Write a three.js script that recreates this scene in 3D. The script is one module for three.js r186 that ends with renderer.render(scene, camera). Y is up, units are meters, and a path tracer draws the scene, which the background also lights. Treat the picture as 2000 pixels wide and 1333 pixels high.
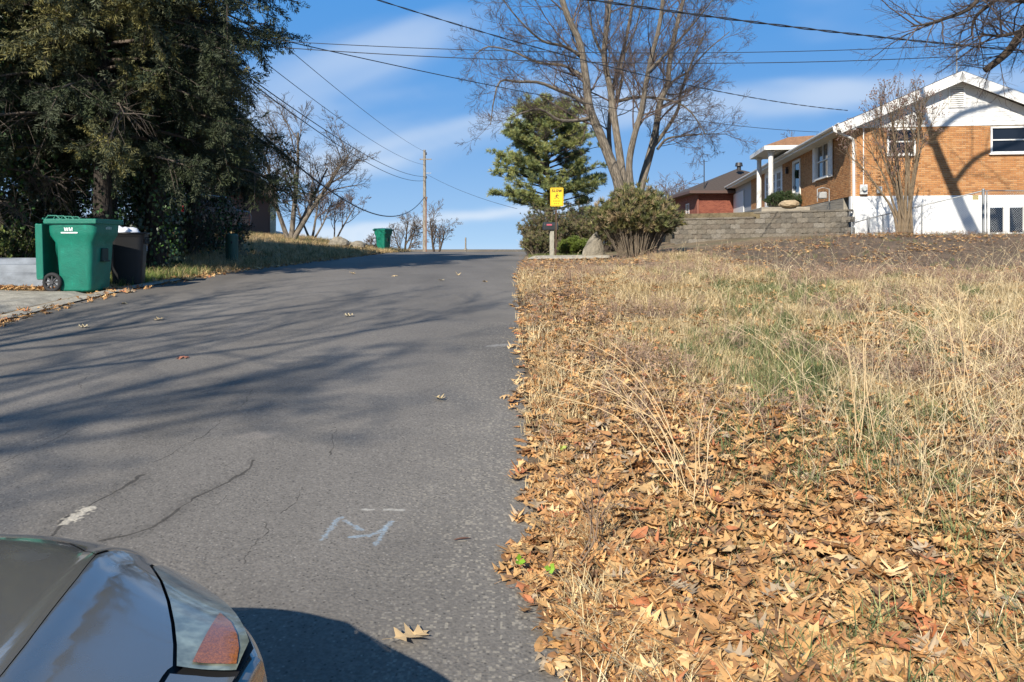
import * as THREE from 'three';
import { RoundedBoxGeometry } from 'three/addons/geometries/RoundedBoxGeometry.js';
import { mergeGeometries } from 'three/addons/utils/BufferGeometryUtils.js';

// ---------------------------------------------------------------- camera, sky, sun, exposure
const scene = new THREE.Scene();
const EYE = 1.6, F = 1510;
const camera = new THREE.PerspectiveCamera(2 * Math.atan(666.5 / F) * 180 / Math.PI, 2000 / 1333, 0.05, 4000);
camera.position.set(0, EYE, 0);
camera.setViewOffset(2000, 1333, 0, 186.5, 2000, 1333);   // level camera, lens shifted down as in the photograph
const renderer = new THREE.WebGLRenderer({ antialias: true });
renderer.toneMapping = THREE.LinearToneMapping;
renderer.toneMappingExposure = 1.45;
renderer.shadowMap.enabled = true;

const SUN_AZ = 66 * Math.PI / 180, SUN_EL = 33 * Math.PI / 180;   // the sun stands behind the camera, to its left
const sunDir = new THREE.Vector3(-Math.cos(SUN_AZ) * Math.cos(SUN_EL), Math.sin(SUN_EL), Math.sin(SUN_AZ) * Math.cos(SUN_EL));
const sun = new THREE.DirectionalLight(new THREE.Color(1, 0.92, 0.80), 5.0);
sun.position.copy(sunDir).multiplyScalar(120).add(new THREE.Vector3(0, 0, -20));
sun.target.position.set(0, 0, -20);
sun.castShadow = true; sun.shadow.mapSize.set(4096, 4096);
Object.assign(sun.shadow.camera, { left: -60, right: 60, top: 60, bottom: -60, near: 1, far: 300 });
scene.add(sun, sun.target);

// ---------------------------------------------------------------- random numbers and noise
function rng(seed) { let a = seed >>> 0; return () => { a = (a + 0x6d2b79f5) | 0; let t = Math.imul(a ^ (a >>> 15), 1 | a); t = (t + Math.imul(t ^ (t >>> 7), 61 | t)) ^ t; return ((t ^ (t >>> 14)) >>> 0) / 4294967296; }; }
const V = (x, y, z) => new THREE.Vector3(x, y, z);
const clamp = (x, a = 0, b = 1) => Math.min(b, Math.max(a, x));
const sstep = (a, b, x) => { const t = clamp((x - a) / (b - a)); return t * t * (3 - 2 * t); };
const lerp = (a, b, t) => a + (b - a) * t;
const hash = (x, y) => { let h = Math.imul(x | 0, 374761393) + Math.imul(y | 0, 668265263); h = Math.imul(h ^ (h >>> 13), 1274126177); return ((h ^ (h >>> 16)) >>> 0) / 4294967296; };
function noise(x, y) {
  const xi = Math.floor(x), yi = Math.floor(y), fx = x - xi, fy = y - yi, u = fx * fx * (3 - 2 * fx), v = fy * fy * (3 - 2 * fy);
  const a = hash(xi, yi), b = hash(xi + 1, yi), c = hash(xi, yi + 1), d = hash(xi + 1, yi + 1);
  return a + (b - a) * u + (c - a) * v + (a - b - c + d) * u * v;
}
const fbm = (x, y, o = 4) => { let s = 0, a = 0.5; for (let i = 0; i < o; i++) { s += a * noise(x, y); x = x * 2.03 + 17.1; y = y * 2.03 + 9.7; a *= 0.5; } return s / (1 - Math.pow(0.5, o)); };

// the sky: deep blue above, pale at the horizon, thin streaks of cirrus
{
  const W = 1280, Hh = 640, data = new Float32Array(W * Hh * 4);
  for (let j = 0; j < Hh; j++) {
    const el = ((j + 0.5) / Hh - 0.5) * Math.PI, e = Math.max(0, el);
    const k = 1 - Math.exp(-e * 7.5), hi = lerp(1, 0.45, sstep(0.30, 1.25, e));
    const r0 = lerp(0.31, 0.040, k) * hi, g0 = lerp(0.47, 0.205, k) * hi, b0 = lerp(0.65, 0.52, k) * hi;
    for (let i = 0; i < W; i++) {
      const az = ((i + 0.5) / W - 0.5) * Math.PI * 2;           // wraps at the back
      const cx = Math.cos(az) * Math.cos(el), cz = Math.sin(az) * Math.cos(el), cy = Math.max(0.02, Math.sin(el));
      const px = cx / (cy + 0.22), pz = cz / (cy + 0.22);
      const ru = px * 0.9 + pz * 0.42, rv = pz * 0.9 - px * 0.42;   // the streaks run one way across the sky
      const w = fbm(ru * 1.3 + 5.2, rv * 1.3 + 1.7, 3);
      let c = fbm(ru * 1.0 + w * 1.6 + 3.1, rv * 3.2 + w * 1.2 + 8.3, 5);
      c = sstep(0.43, 0.78, c) * (0.35 + 0.65 * sstep(0.40, 0.66, fbm(ru * 0.7 + 20.5, rv * 0.7 + 4.4, 3)));
      c *= 0.85;
      const o = (j * W + i) * 4;
      data[o] = lerp(r0, 0.58, c); data[o + 1] = lerp(g0, 0.63, c); data[o + 2] = lerp(b0, 0.69, c); data[o + 3] = 1;
    }
  }
  const sky = new THREE.DataTexture(data, W, Hh, THREE.RGBAFormat, THREE.FloatType);
  sky.mapping = THREE.EquirectangularReflectionMapping; sky.magFilter = sky.minFilter = THREE.LinearFilter; sky.wrapS = THREE.RepeatWrapping; sky.needsUpdate = true;
  scene.background = sky; scene.environment = sky;
}

// ---------------------------------------------------------------- naming helpers
const used = new Map();
function numbered(name) { const n = used.get(name) ?? 0; used.set(name, n + 1); return n ? name + '_' + String(n).padStart(3, '0') : name; }
function shade(o) { o.traverse((c) => { if (c.isMesh) { c.castShadow = true; c.receiveShadow = true; } }); return o; }
function thing(name, label, category, pos, turn = 0, group) {
  const o = new THREE.Group(); o.name = numbered(name); scene.add(o);
  if (pos) o.position.copy(pos); o.rotation.y = turn; o.userData = { label, category }; if (group) o.userData.group = group;
  return o;
}
function part(name, geo, mat, parent, label) { const m = new THREE.Mesh(geo, mat); m.name = name; m.castShadow = m.receiveShadow = true; if (label) m.userData.label = label; parent.add(m); return m; }
function single(name, geo, mat, label, category, group) { const m = part(numbered(name), geo, mat, scene); m.userData = { label, category }; if (group) m.userData.group = group; return m; }
function struct(name, geo, mat) { const m = part(numbered(name), geo, mat, scene); m.userData.kind = 'structure'; return m; }
const kids = (p, name) => { let n = 0; for (const c of p.children) if (c.name === name || c.name.startsWith(name + '_')) n++; return n ? name + '_' + String(n).padStart(3, '0') : name; };

// ---------------------------------------------------------------- geometry helpers
class Buf {
  constructor() { this.p = []; this.i = []; this.uv = []; this.c = null; }
  get n() { return this.p.length / 3; }
  geo(flat) {
    const g = new THREE.BufferGeometry();
    g.setAttribute('position', new THREE.Float32BufferAttribute(this.p, 3));
    g.setAttribute('uv', new THREE.Float32BufferAttribute(this.uv.length ? this.uv : new Array(this.n * 2).fill(0), 2));
    if (this.c) g.setAttribute('color', new THREE.Float32BufferAttribute(this.c, 3));
    g.setIndex(this.i); let r = g; if (flat) r = g.toNonIndexed(); r.computeVertexNormals(); return r;
  }
  tube(pts, rad, sides = 6, cap = false) {
    const n = pts.length, base = this.n; let t = V(0, 0, 0), nrm = null, len = 0; const q = V(0, 0, 0), b = V(0, 0, 0);
    for (let k = 0; k < n; k++) {
      const a = pts[Math.max(0, k - 1)], c = pts[Math.min(n - 1, k + 1)]; t.subVectors(c, a).normalize();
      if (!nrm) { nrm = Math.abs(t.y) < 0.9 ? V(0, 1, 0) : V(1, 0, 0); }
      nrm.addScaledVector(t, -nrm.dot(t)).normalize(); b.crossVectors(t, nrm);
      if (k) len += pts[k].distanceTo(pts[k - 1]);
      for (let s = 0; s <= sides; s++) {
        const an = s / sides * Math.PI * 2, r = rad[k];
        q.copy(pts[k]).addScaledVector(nrm, Math.cos(an) * r).addScaledVector(b, Math.sin(an) * r);
        this.p.push(q.x, q.y, q.z); this.uv.push(s / sides, len);
      }
    }
    const w = sides + 1;
    for (let k = 0; k < n - 1; k++) for (let s = 0; s < sides; s++) { const a = base + k * w + s, c = a + w; this.i.push(a, a + 1, c, c, a + 1, c + 1); }
    if (cap) for (const k of [0, n - 1]) {
      const ci = this.n; this.p.push(pts[k].x, pts[k].y, pts[k].z); this.uv.push(0.5, 0);
      for (let s = 0; s < sides; s++) { const a = base + k * w + s; if (k) this.i.push(a, a + 1, ci); else this.i.push(a + 1, a, ci); }
    }
  }
}
function box(w, h, d, x = 0, y = 0, z = 0, r = 0) { const g = r ? new RoundedBoxGeometry(w, h, d, 2, Math.min(r, w * 0.49, h * 0.49, d * 0.49)) : new THREE.BoxGeometry(w, h, d); g.translate(x, y, z); return g; }
function cyl(r0, r1, h, x = 0, y = 0, z = 0, n = 16) { const g = new THREE.CylinderGeometry(r1, r0, h, n); g.translate(x, y, z); return g; }
const join = (list) => mergeGeometries(list.map((g) => { const q = g.index ? g.toNonIndexed() : g; for (const k of Object.keys(q.attributes)) if (!['position', 'normal', 'uv'].includes(k)) q.deleteAttribute(k); return q; }));
function tubeGeo(pts, r, sides = 8, cap = true) { const b = new Buf(); b.tube(pts, pts.map((_, i) => Array.isArray(r) ? r[i] : r), sides, cap); return b.geo(); }

// ---------------------------------------------------------------- textures
function tex(w, h, f, srgb = true) {
  const d = new Uint8Array(w * h * 4);
  for (let y = 0; y < h; y++) for (let x = 0; x < w; x++) { const c = f(x, y), o = (y * w + x) * 4; d[o] = clamp(c[0], 0, 255); d[o + 1] = clamp(c[1], 0, 255); d[o + 2] = clamp(c[2], 0, 255); d[o + 3] = c[3] === undefined ? 255 : c[3]; }
  const t = new THREE.DataTexture(d, w, h); t.wrapS = t.wrapT = THREE.RepeatWrapping; t.magFilter = THREE.LinearFilter; t.minFilter = THREE.LinearMipmapLinearFilter; t.generateMipmaps = true;
  if (srgb) t.colorSpace = THREE.SRGBColorSpace; t.needsUpdate = true; return t;
}
const tile = (f, n) => (x, y) => { const u = x / n, v = y / n; const a = f(x, y), b = f(x - n, y), c = f(x, y - n), d = f(x - n, y - n); return (a * (1 - u) + b * u) * (1 - v) + (c * (1 - u) + d * u) * v; };
const grainT = tile((x, y) => fbm(x * 0.35 + 300, y * 0.35 + 300, 3), 256);
const coarseT = tile((x, y) => fbm(x * 0.04 + 300, y * 0.04 + 300, 4), 256);
const GRAIN = tex(256, 256, (x, y) => { const v = 128 + (grainT(x, y) - 0.5) * 420; return [v, v, v]; }, false);
const MOTTLE = tex(256, 256, (x, y) => { const v = 216 + (coarseT(x, y) - 0.5) * 130 + (grainT(x, y) - 0.5) * 90; return [v, v, v]; });
const SOFT = tex(256, 256, (x, y) => { const v = 244 + (coarseT(x, y) - 0.5) * 26 + (grainT(x, y) - 0.5) * 22; return [v, v, v]; });
const BARK = tex(256, 256, (x, y) => { const f = tile((a, b) => fbm(a * 0.16 + 90, b * 0.03 + 50, 4), 256)(x, y), v = 205 + (f - 0.5) * 330 + (grainT(x, y) - 0.5) * 60; return [v, v * 0.98, v * 0.95]; });
const BARKB = tex(256, 256, (x, y) => { const f = tile((a, b) => fbm(a * 0.16 + 90, b * 0.03 + 50, 4), 256)(x, y), v = 128 + (f - 0.5) * 500; return [v, v, v]; }, false);
const rep = (t, a, b) => { const c = t.clone(); c.repeat.set(a, b); c.needsUpdate = true; return c; };
const lin = (r, g, b) => new THREE.Color().setRGB(r, g, b);
const mat = (r, g, b, rough = 0.85, o = {}) => new THREE.MeshStandardMaterial({ color: lin(r, g, b), roughness: rough, side: THREE.DoubleSide, ...o });

// ---------------------------------------------------------------- the lie of the land (D = metres ahead of the camera, z = -D)
const PROFILE = [[-40, -3.1], [-10, -0.8], [0, 0], [3, 0.245], [6, 0.49], [9, 0.71], [11.6, 0.885], [16, 1.03], [20, 1.105], [25.6, 1.175], [32, 1.225], [41, 1.25], [50, 1.18], [60, 0.85], [75, 0.1], [120, -3.2], [300, -12], [2000, -16], [4000, -16]];
function roadY(D) {
  let i = 0; while (i < PROFILE.length - 2 && D > PROFILE[i + 1][0]) i++;
  const sl = (k) => { const a = PROFILE[Math.max(0, k - 1)], b = PROFILE[Math.min(PROFILE.length - 1, k + 1)]; return (b[1] - a[1]) / (b[0] - a[0]); };
  const [x0, y0] = PROFILE[i], [x1, y1] = PROFILE[i + 1], h = x1 - x0, t = clamp((D - x0) / h), m0 = sl(i) * h, m1 = sl(i + 1) * h, t2 = t * t, t3 = t2 * t;
  return (2 * t3 - 3 * t2 + 1) * y0 + (t3 - 2 * t2 + t) * m0 + (-2 * t3 + 3 * t2) * y1 + (t3 - t2) * m1;
}
const edgeR = (D) => 0.10 + 0.10 * sstep(3.3, 2.3, D) + 0.7 * sstep(13, 42, D) + 0.05 * (noise(D * 0.7 + 3, 1.5) - 0.5) + 0.03 * (noise(D * 3.1, 7.5) - 0.5);
const edgeL = (D) => -6.0 + 0.3 * sstep(14, 24, D) - 0.3 * sstep(24, 38, D) + 0.05 * (noise(D * 0.8 + 40, 3.5) - 0.5);
function landY(x, D) {                              // the ground on either side of the road
  let y = roadY(D);
  const fade = 1 - sstep(70, 120, D);
  if (x > edgeR(D)) {
    const u = x - edgeR(D);
    y += 0.66 * sstep(14.5, 22.5, D) * sstep(2.0, 11, x) * fade + 0.012 * Math.min(u, 8) + 0.035 * sstep(0, 0.35, u) * (1 - sstep(20, 24, D));
    y += (0.05 * (fbm(x * 0.7 + 11, D * 0.7, 3) - 0.5) + 0.10 * (fbm(x * 0.22 + 4, D * 0.22 + 9, 2) - 0.5)) * sstep(0, 1.2, u);
  } else if (x < edgeL(D)) {
    const u = edgeL(D) - x, k = sstep(15, 33, D) * fade;
    y += k * (0.135 * Math.min(u, 6) + 0.06 * clamp(u - 6, 0, 12)) + (1 - k) * 0.02 * Math.min(u, 10);
    y += (0.07 * (fbm(x * 0.6 + 31, D * 0.6, 3) - 0.5)) * sstep(0.2, 1.5, u);
  }
  return y;
}
const P = (px, py, D) => V((px - 1000) / F * D, EYE - (py - 480) / F * D, -D);        // a point D metres ahead
function onRoad(px, py) { let D = 4; for (let k = 0; k < 60; k++) { const n = (EYE - roadY(D)) * F / (py - 480); D += (n - D) * 0.4; } return V((px - 1000) / F * D, roadY(D), -D); }
const onLand = (x, D, lift = 0) => V(x, (x > edgeL(D) && x < edgeR(D) ? roadY(D) : landY(x, D)) + lift, -D);

const leafy = (x, D) => { const u = x - edgeR(D); const near = sstep(6.2, 3.3, D + 0.9 * (fbm(x * 0.8 + 3, D * 0.8, 3) - 0.5) * 3 - 0.25 * Math.max(0, 2.5 - u)), strip = sstep(1.9, 0.7, u + 1.2 * (fbm(x * 1.2 + 30, D * 0.9, 3) - 0.5)) * 0.85 * (1 - 0.5 * sstep(12, 22, D)), patch = 0.55 * sstep(0.54, 0.68, fbm(x * 0.9 + 60, D * 0.9 + 4, 3)); return Math.max(near, strip, patch, 0.05); };   // how thickly the oak leaves lie
// ground sheet: columns follow the road's edges, the strip under the road lies 5 cm lower
{
  const Ds = []; for (let d = -40; d < -2; d += 2) Ds.push(d); for (let d = -2; d < 27; d += 0.18) Ds.push(d); for (let d = 27; d < 60; d += 0.7) Ds.push(d); for (let d = 60; d < 140; d += 4) Ds.push(d); for (const d of [150, 200, 300, 500, 900, 1600, 2600, 3600]) Ds.push(d);
  const us = []; for (let u = 0; u < 3; u += 0.12) us.push(u); for (let u = 3; u < 18; u += 0.25) us.push(u); for (let u = 18; u < 40; u += 1.5) us.push(u); for (const u of [45, 60, 90, 150, 300, 700, 1500, 3000]) us.push(u);
  const cols = [...us.map((u) => [-1, u]).reverse(), [0, 0.02], [0, 0.98], ...us.map((u) => [1, u])];
  const b = new Buf(); b.c = [];
  for (const D of Ds) for (const [s, u] of cols) {
    const l = edgeL(D), r = edgeR(D), x = s < 0 ? l - u : s > 0 ? r + u : lerp(l, r, u);
    const y = s === 0 ? roadY(D) - 0.05 : u === 0 ? roadY(D) - 0.012 : landY(x, D);
    b.p.push(x, y, -D); b.uv.push(x / 1.7, D / 1.7);
    const n1 = fbm(x * 1.1 + 50, D * 1.1, 4), n2 = fbm(x * 5 + 10, D * 5, 3), gr = sstep(0.53, 0.68, fbm(x * 0.45 + 80, D * 0.6 + 3, 3));
    let c = [0.21 + 0.14 * n1, 0.15 + 0.10 * n1, 0.085 + 0.05 * n1];
    c = c.map((v, k) => lerp(v, [0.11, 0.13, 0.045][k], 0.5 * gr) * (0.55 + 0.9 * n2));
    if (s > 0 && D > 1 && D < 24) { const h = leafy(x, D) * (0.5 + 0.5 * n1); c = c.map((v, k) => lerp(v, [0.085, 0.058, 0.036][k] * (0.5 + n2), h)); }   // dark leaf mould, its tone also painting shade into gaps between leaves
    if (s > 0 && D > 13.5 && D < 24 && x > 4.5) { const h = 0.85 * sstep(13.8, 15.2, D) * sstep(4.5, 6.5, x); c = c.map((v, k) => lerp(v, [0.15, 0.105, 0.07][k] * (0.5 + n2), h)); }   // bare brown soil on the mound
    b.c.push(...c);
  }
  const w = cols.length;
  for (let j = 0; j < Ds.length - 1; j++) for (let i = 0; i < w - 1; i++) { const a = j * w + i, c = a + w; b.i.push(a, a + 1, c, c, a + 1, c + 1); }
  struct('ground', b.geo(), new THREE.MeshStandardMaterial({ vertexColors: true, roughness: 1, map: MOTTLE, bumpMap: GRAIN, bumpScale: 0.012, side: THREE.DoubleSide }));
}

// ---------------------------------------------------------------- the road: worn grey asphalt with cracks, a pale worn patch, a chalk mark
const seg = (px, py, ax, ay, bx, by) => { const dx = bx - ax, dy = by - ay, t = clamp(((px - ax) * dx + (py - ay) * dy) / (dx * dx + dy * dy + 1e-9)); return Math.hypot(px - ax - dx * t, py - ay - dy * t); };
const roadLine = (list) => list.map(([x, y]) => { const p = onRoad(x, y); return [p.x, -p.z]; });
const CRACKS = [
  [0.022, roadLine([[205, 1055], [250, 1046], [300, 1030], [345, 1002], [372, 975], [420, 952], [490, 915], [495, 900]])],
  [0.006, roadLine([[372, 975], [415, 988], [440, 968]])],
  [0.030, roadLine([[90, 1050], [130, 1012], [180, 985], [235, 955], [270, 930]])],
  [0.006, roadLine([[553, 1002], [575, 985], [578, 955]])], [0.006, roadLine([[465, 1105], [500, 1060], [515, 1045], [518, 1020]])],
  [0.008, roadLine([[640, 890], [650, 870], [655, 838]])], [0.006, roadLine([[300, 905], [400, 850], [470, 790], [500, 760]])],
  [0.005, roadLine([[155, 760], [170, 728]])], [0.006, roadLine([[0, 905], [80, 870], [190, 820], [260, 800]])], [0.005, roadLine([[820, 770], [900, 735]])],
  [0.008, roadLine([[985, 1333], [1040, 1310], [1075, 1295]])], [0.006, roadLine([[400, 765], [450, 755], [490, 758]])], [0.006, roadLine([[930, 690], [1005, 674]])],
];
const CHALK = [roadLine([[629, 1054], [648, 1030], [660, 1014], [669, 1012]]), roadLine([[672, 1018], [690, 1027], [705, 1036]]), roadLine([[683, 1050], [718, 1047], [738, 1042], [752, 1030]]), roadLine([[764, 1019], [748, 1042], [733, 1064]])];
const DASH = roadLine([[690, 996], [760, 996], [850, 999]]), WORN = roadLine([[135, 1018], [155, 1004], [172, 994]]), SPOT = roadLine([[508, 851]])[0], PALE = roadLine([[960, 676], [1005, 672]]);
function roadColor(x, D, fine) {
  const wob = (noise(x * 9, D * 9) - 0.5) * 0.05 + (noise(x * 31, D * 31) - 0.5) * 0.018;
  let v = 0.158 + 0.030 * (fbm(x * 0.55 + 7, D * 0.30 + 2, 4) - 0.5) * 2 + 0.018 * (noise(x * 2.4 + 3 + D * 0.25, D * 0.22) - 0.5) * 2;   // lengthwise wear
  v += 0.014 * (fbm(x * 3, D * 3, 3) - 0.5) * 2 - 0.020 * sstep(0.60, 0.72, fbm(x * 1.1 + 33, D * 0.35 + 12, 3)) + 0.012 * sstep(0.55, 0.75, noise(x * 0.9 + 0.12 * D, D * 0.05 + 4));
  let r = v * 1.09, g = v * 0.985, b = v * 0.85;
  if (fine) {                                           // the stones in the asphalt
    const s = hash(Math.floor(x / 0.0065), Math.floor(D / 0.0075)), s2 = noise(x * 95, D * 85), k = 0.70 + 0.32 * s2 + 0.20 * (s - 0.5);
    r *= k; g *= k; b *= k;
    if (s > 0.986) { r += 0.075; g += 0.07; b += 0.06; } else if (s < 0.02) { r *= 0.5; g *= 0.5; b *= 0.5; }
  } else { const k = 0.76 + 0.18 * noise(x * 40, D * 30); r *= k; g *= k; b *= k; }
  for (const [w, L] of CRACKS) {
    if (D < L.lo - 0.3 || D > L.hi + 0.3) continue;
    let d = 9; for (let i = 0; i < L.length - 1; i++) d = Math.min(d, seg(x + wob, D + wob * 0.7, L[i][0], L[i][1], L[i + 1][0], L[i + 1][1]));
    const ww = w * (0.12 + 0.8 * noise(x * 6 + 9, D * 6));
    if (d < ww) { const k = 1 - 0.62 * sstep(ww, ww * 0.45, d); r *= k; g *= k * 0.98; b *= k * 0.95; } else if (w > 0.015 && d < w * 4) { const k = 1 - 0.25 * sstep(w * 4, w, d) * noise(x * 22, D * 22); r *= k; g *= k; b *= k; }
  }
  const gritty = noise(x * 70 + 2, D * 70), grit2 = noise(x * 160, D * 160);
  for (const L of CHALK) { if (D < L.lo - 0.2 || D > L.hi + 0.2) continue; let d = 9; for (let i = 0; i < L.length - 1; i++) d = Math.min(d, seg(x, D, L[i][0], L[i][1], L[i + 1][0], L[i + 1][1])); const k = sstep(0.017, 0.006, d + (gritty - 0.5) * 0.018) * (0.12 + 0.45 * grit2); r = lerp(r, 0.30, k); g = lerp(g, 0.42, k); b = lerp(b, 0.52, k); }
  { let d = 9; for (let i = 0; i < DASH.length - 1; i++) d = Math.min(d, seg(x, D, DASH[i][0], DASH[i][1], DASH[i + 1][0], DASH[i + 1][1])); const k = sstep(0.016, 0.004, d + (gritty - 0.5) * 0.012) * sstep(0.42, 0.62, noise(x * 26, 4)) * 0.7; r = lerp(r, 0.42, k); g = lerp(g, 0.40, k); b = lerp(b, 0.35, k); }
  { let d = 9; for (let i = 0; i < WORN.length - 1; i++) d = Math.min(d, seg(x, D, WORN[i][0], WORN[i][1], WORN[i + 1][0], WORN[i + 1][1])); const k = sstep(0.045, 0.020, d + (gritty - 0.5) * 0.05) * (0.55 + 0.45 * grit2); r = lerp(r, 0.50, k); g = lerp(g, 0.45, k); b = lerp(b, 0.36, k); }
  { let d = 9; for (let i = 0; i < PALE.length - 1; i++) d = Math.min(d, seg(x, D, PALE[i][0], PALE[i][1], PALE[i + 1][0], PALE[i + 1][1])); const k = sstep(0.07, 0.01, d + (gritty - 0.5) * 0.08) * 0.5; r = lerp(r, 0.34, k); g = lerp(g, 0.33, k); b = lerp(b, 0.31, k); }
  { const d = Math.hypot((x - SPOT[0]) / 1.6, D - SPOT[1]), k = sstep(0.11, 0.03, d + (noise(x * 14, D * 14) - 0.5) * 0.08) * 0.35 * (0.5 + gritty); r = lerp(r, 0.33, k); g = lerp(g, 0.28, k); b = lerp(b, 0.23, k); }
  const toEdge = edgeR(D) - x;                          // grit washed to the roadside
  if (toEdge < 0.9) { const k = sstep(0.9, 0.05, toEdge + (noise(x * 5, D * 5) - 0.5) * 0.5) * (fine ? (hash(Math.floor(x / 0.011), Math.floor(D / 0.012)) > 0.86 ? 0.6 : 0.05) : 0.10); r = lerp(r, 0.36, k); g = lerp(g, 0.32, k); b = lerp(b, 0.25, k); }
  return [r, g, b];
}
for (const L of [...CRACKS.map((c) => c[1]), ...CHALK]) { L.lo = Math.min(...L.map((p) => p[1])); L.hi = Math.max(...L.map((p) => p[1])); }
const toS = (v) => 255 * (v <= 0.0031308 ? 12.92 * v : 1.055 * Math.pow(v, 1 / 2.4) - 0.055);
function roadSheet(name, D0, D1, w, h, fine, step) {
  const x0 = -6.6, x1 = 1.3, b = new Buf(), n = Math.ceil((D1 - D0) / step), m = 24;
  for (let j = 0; j <= n; j++) for (let i = 0; i <= m; i++) { const D = lerp(D0, D1, j / n), x = lerp(edgeL(D), edgeR(D), i / m); b.p.push(x, roadY(D) - (i === 0 || i === m ? 0.008 : 0), -D); b.uv.push((x - x0) / (x1 - x0), (D - D0) / (D1 - D0)); }
  for (let j = 0; j < n; j++) for (let i = 0; i < m; i++) { const a = j * (m + 1) + i, c = a + m + 1; b.i.push(a, a + 1, c, c, a + 1, c + 1); }
  const t = tex(w, h, (i, j) => { const x = lerp(x0, x1, (i + 0.5) / w), D = lerp(D0, D1, (j + 0.5) / h), c = roadColor(x, D, fine); return [toS(c[0]), toS(c[1]), toS(c[2])]; });
  t.wrapS = t.wrapT = THREE.ClampToEdgeWrapping;
  const bump = rep(GRAIN, (x1 - x0) / 0.75, (D1 - D0) / 0.75);
  return struct(name, b.geo(), new THREE.MeshStandardMaterial({ map: t, roughness: 0.86, bumpMap: bump, bumpScale: fine ? 0.0025 : 0.002, side: THREE.DoubleSide }));
}
roadSheet('road', 1.0, 9, 2048, 2048, true, 0.2);
roadSheet('road', 9, 70, 768, 1536, false, 0.5);
roadSheet('road', -40, 1.0, 256, 512, false, 1);
// ================================================================ buildings
const M = {
  white: mat(0.80, 0.79, 0.75, 0.55, { map: SOFT }), whiteWall: mat(0.84, 0.84, 0.82, 0.8, { map: SOFT }), trim: mat(0.74, 0.73, 0.69, 0.6),
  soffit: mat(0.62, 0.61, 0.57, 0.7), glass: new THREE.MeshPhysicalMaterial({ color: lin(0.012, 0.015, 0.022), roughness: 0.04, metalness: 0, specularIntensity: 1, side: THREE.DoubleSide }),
  mortar: mat(0.50, 0.42, 0.31, 0.95, { bumpMap: GRAIN, bumpScale: 0.004 }), roof: mat(0.10, 0.075, 0.06, 0.95, { map: rep(MOTTLE, 3, 3) }), roofTan: mat(0.38, 0.20, 0.10, 0.95, { map: rep(MOTTLE, 2, 2) }),
  concrete: mat(0.42, 0.38, 0.31, 0.95, { map: MOTTLE, bumpMap: GRAIN, bumpScale: 0.006 }), steel: mat(0.35, 0.36, 0.36, 0.45, { metalness: 0.7 }), darkMetal: mat(0.03, 0.03, 0.032, 0.5),
  curtain: mat(0.10, 0.105, 0.12, 0.9),
};
const brickMats = [[0.66, 0.32, 0.12], [0.70, 0.355, 0.14], [0.60, 0.275, 0.10], [0.70, 0.38, 0.165], [0.63, 0.295, 0.11], [0.50, 0.235, 0.09]].map((c) => mat(c[0], c[1], c[2], 0.92, { map: MOTTLE }));
const brickGeo = (() => { const g = new RoundedBoxGeometry(0.203, 0.0575, 0.03, 1, 0.004); return g; })();
// bricks in running bond over a w x h rectangle in the local XY plane (front at z = 0), kept out of the holes; the first `own` are meshes of their own, the rest one mass
function bricks(parent, w, h, holes, own, seed, frame, mats = brickMats, nearX = 0) {
  const R = rng(seed), L = 0.2135, Hh = 0.0677, list = [];
  for (let r = 0, y = Hh / 2; y + Hh / 2 < h + 0.002; r++, y += Hh) for (let x = (r % 2 ? 0 : L / 2); x < w + L / 2; x += L) {
    const x0 = Math.max(0, x - 0.1015), x1 = Math.min(w, x + 0.1015); if (x1 - x0 < 0.03) continue;
    if (holes.some(([a, b, c, d]) => x1 > a && x0 < b && y + 0.02 > c && y - 0.02 < d)) {
      let cut = null; for (const [a, b, c, d] of holes) if (x1 > a && x0 < b && y + 0.02 > c && y - 0.02 < d) { if (x0 < a - 0.03) cut = [x0, a - 0.006]; else if (x1 > b + 0.03) cut = [b + 0.006, x1]; }
      if (cut) list.push([(cut[0] + cut[1]) / 2, y, (cut[1] - cut[0]) / 0.203]); continue;
    }
    list.push([(x0 + x1) / 2, y, (x1 - x0) / 0.203]);
  }
  const m4 = new THREE.Matrix4(), f = frame ?? new THREE.Matrix4(); list.sort((a, b) => Math.abs(a[0] - nearX) + Math.abs(a[1] - h / 2) - Math.abs(b[0] - nearX) - Math.abs(b[1] - h / 2));
  const q = new THREE.Quaternion(), place = (b) => m4.compose(V(b[0], b[1], 0.002 + (R() - 0.5) * 0.004), q.setFromEuler(new THREE.Euler((R() - 0.5) * 0.012, (R() - 0.5) * 0.012, (R() - 0.5) * 0.006)), V(b[2], 1, 1)).premultiply(f);
  list.slice(0, own).forEach((b) => { const o = part(kids2(parent, 'brick'), brickGeo, mats[Math.floor(R() * mats.length)], parent); o.applyMatrix4(place(b)); });
  const rest = list.slice(own);
  if (rest.length) {
    const im = new THREE.InstancedMesh(brickGeo, mat(1, 1, 1, 0.92, { map: MOTTLE }), rest.length); im.name = 'brickwork'; im.userData.kind = 'stuff'; im.castShadow = im.receiveShadow = true;
    rest.forEach((b, i) => { im.setMatrixAt(i, place(b)); im.setColorAt(i, mats[Math.floor(R() * mats.length)].color); }); parent.add(im);
  }
}
const kidCount = new WeakMap();
function kids2(p, name) { const m = kidCount.get(p) ?? {}; kidCount.set(p, m); const n = m[name] ?? 0; m[name] = n + 1; return n ? name + '_' + String(n).padStart(3, '0') : name; }
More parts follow.
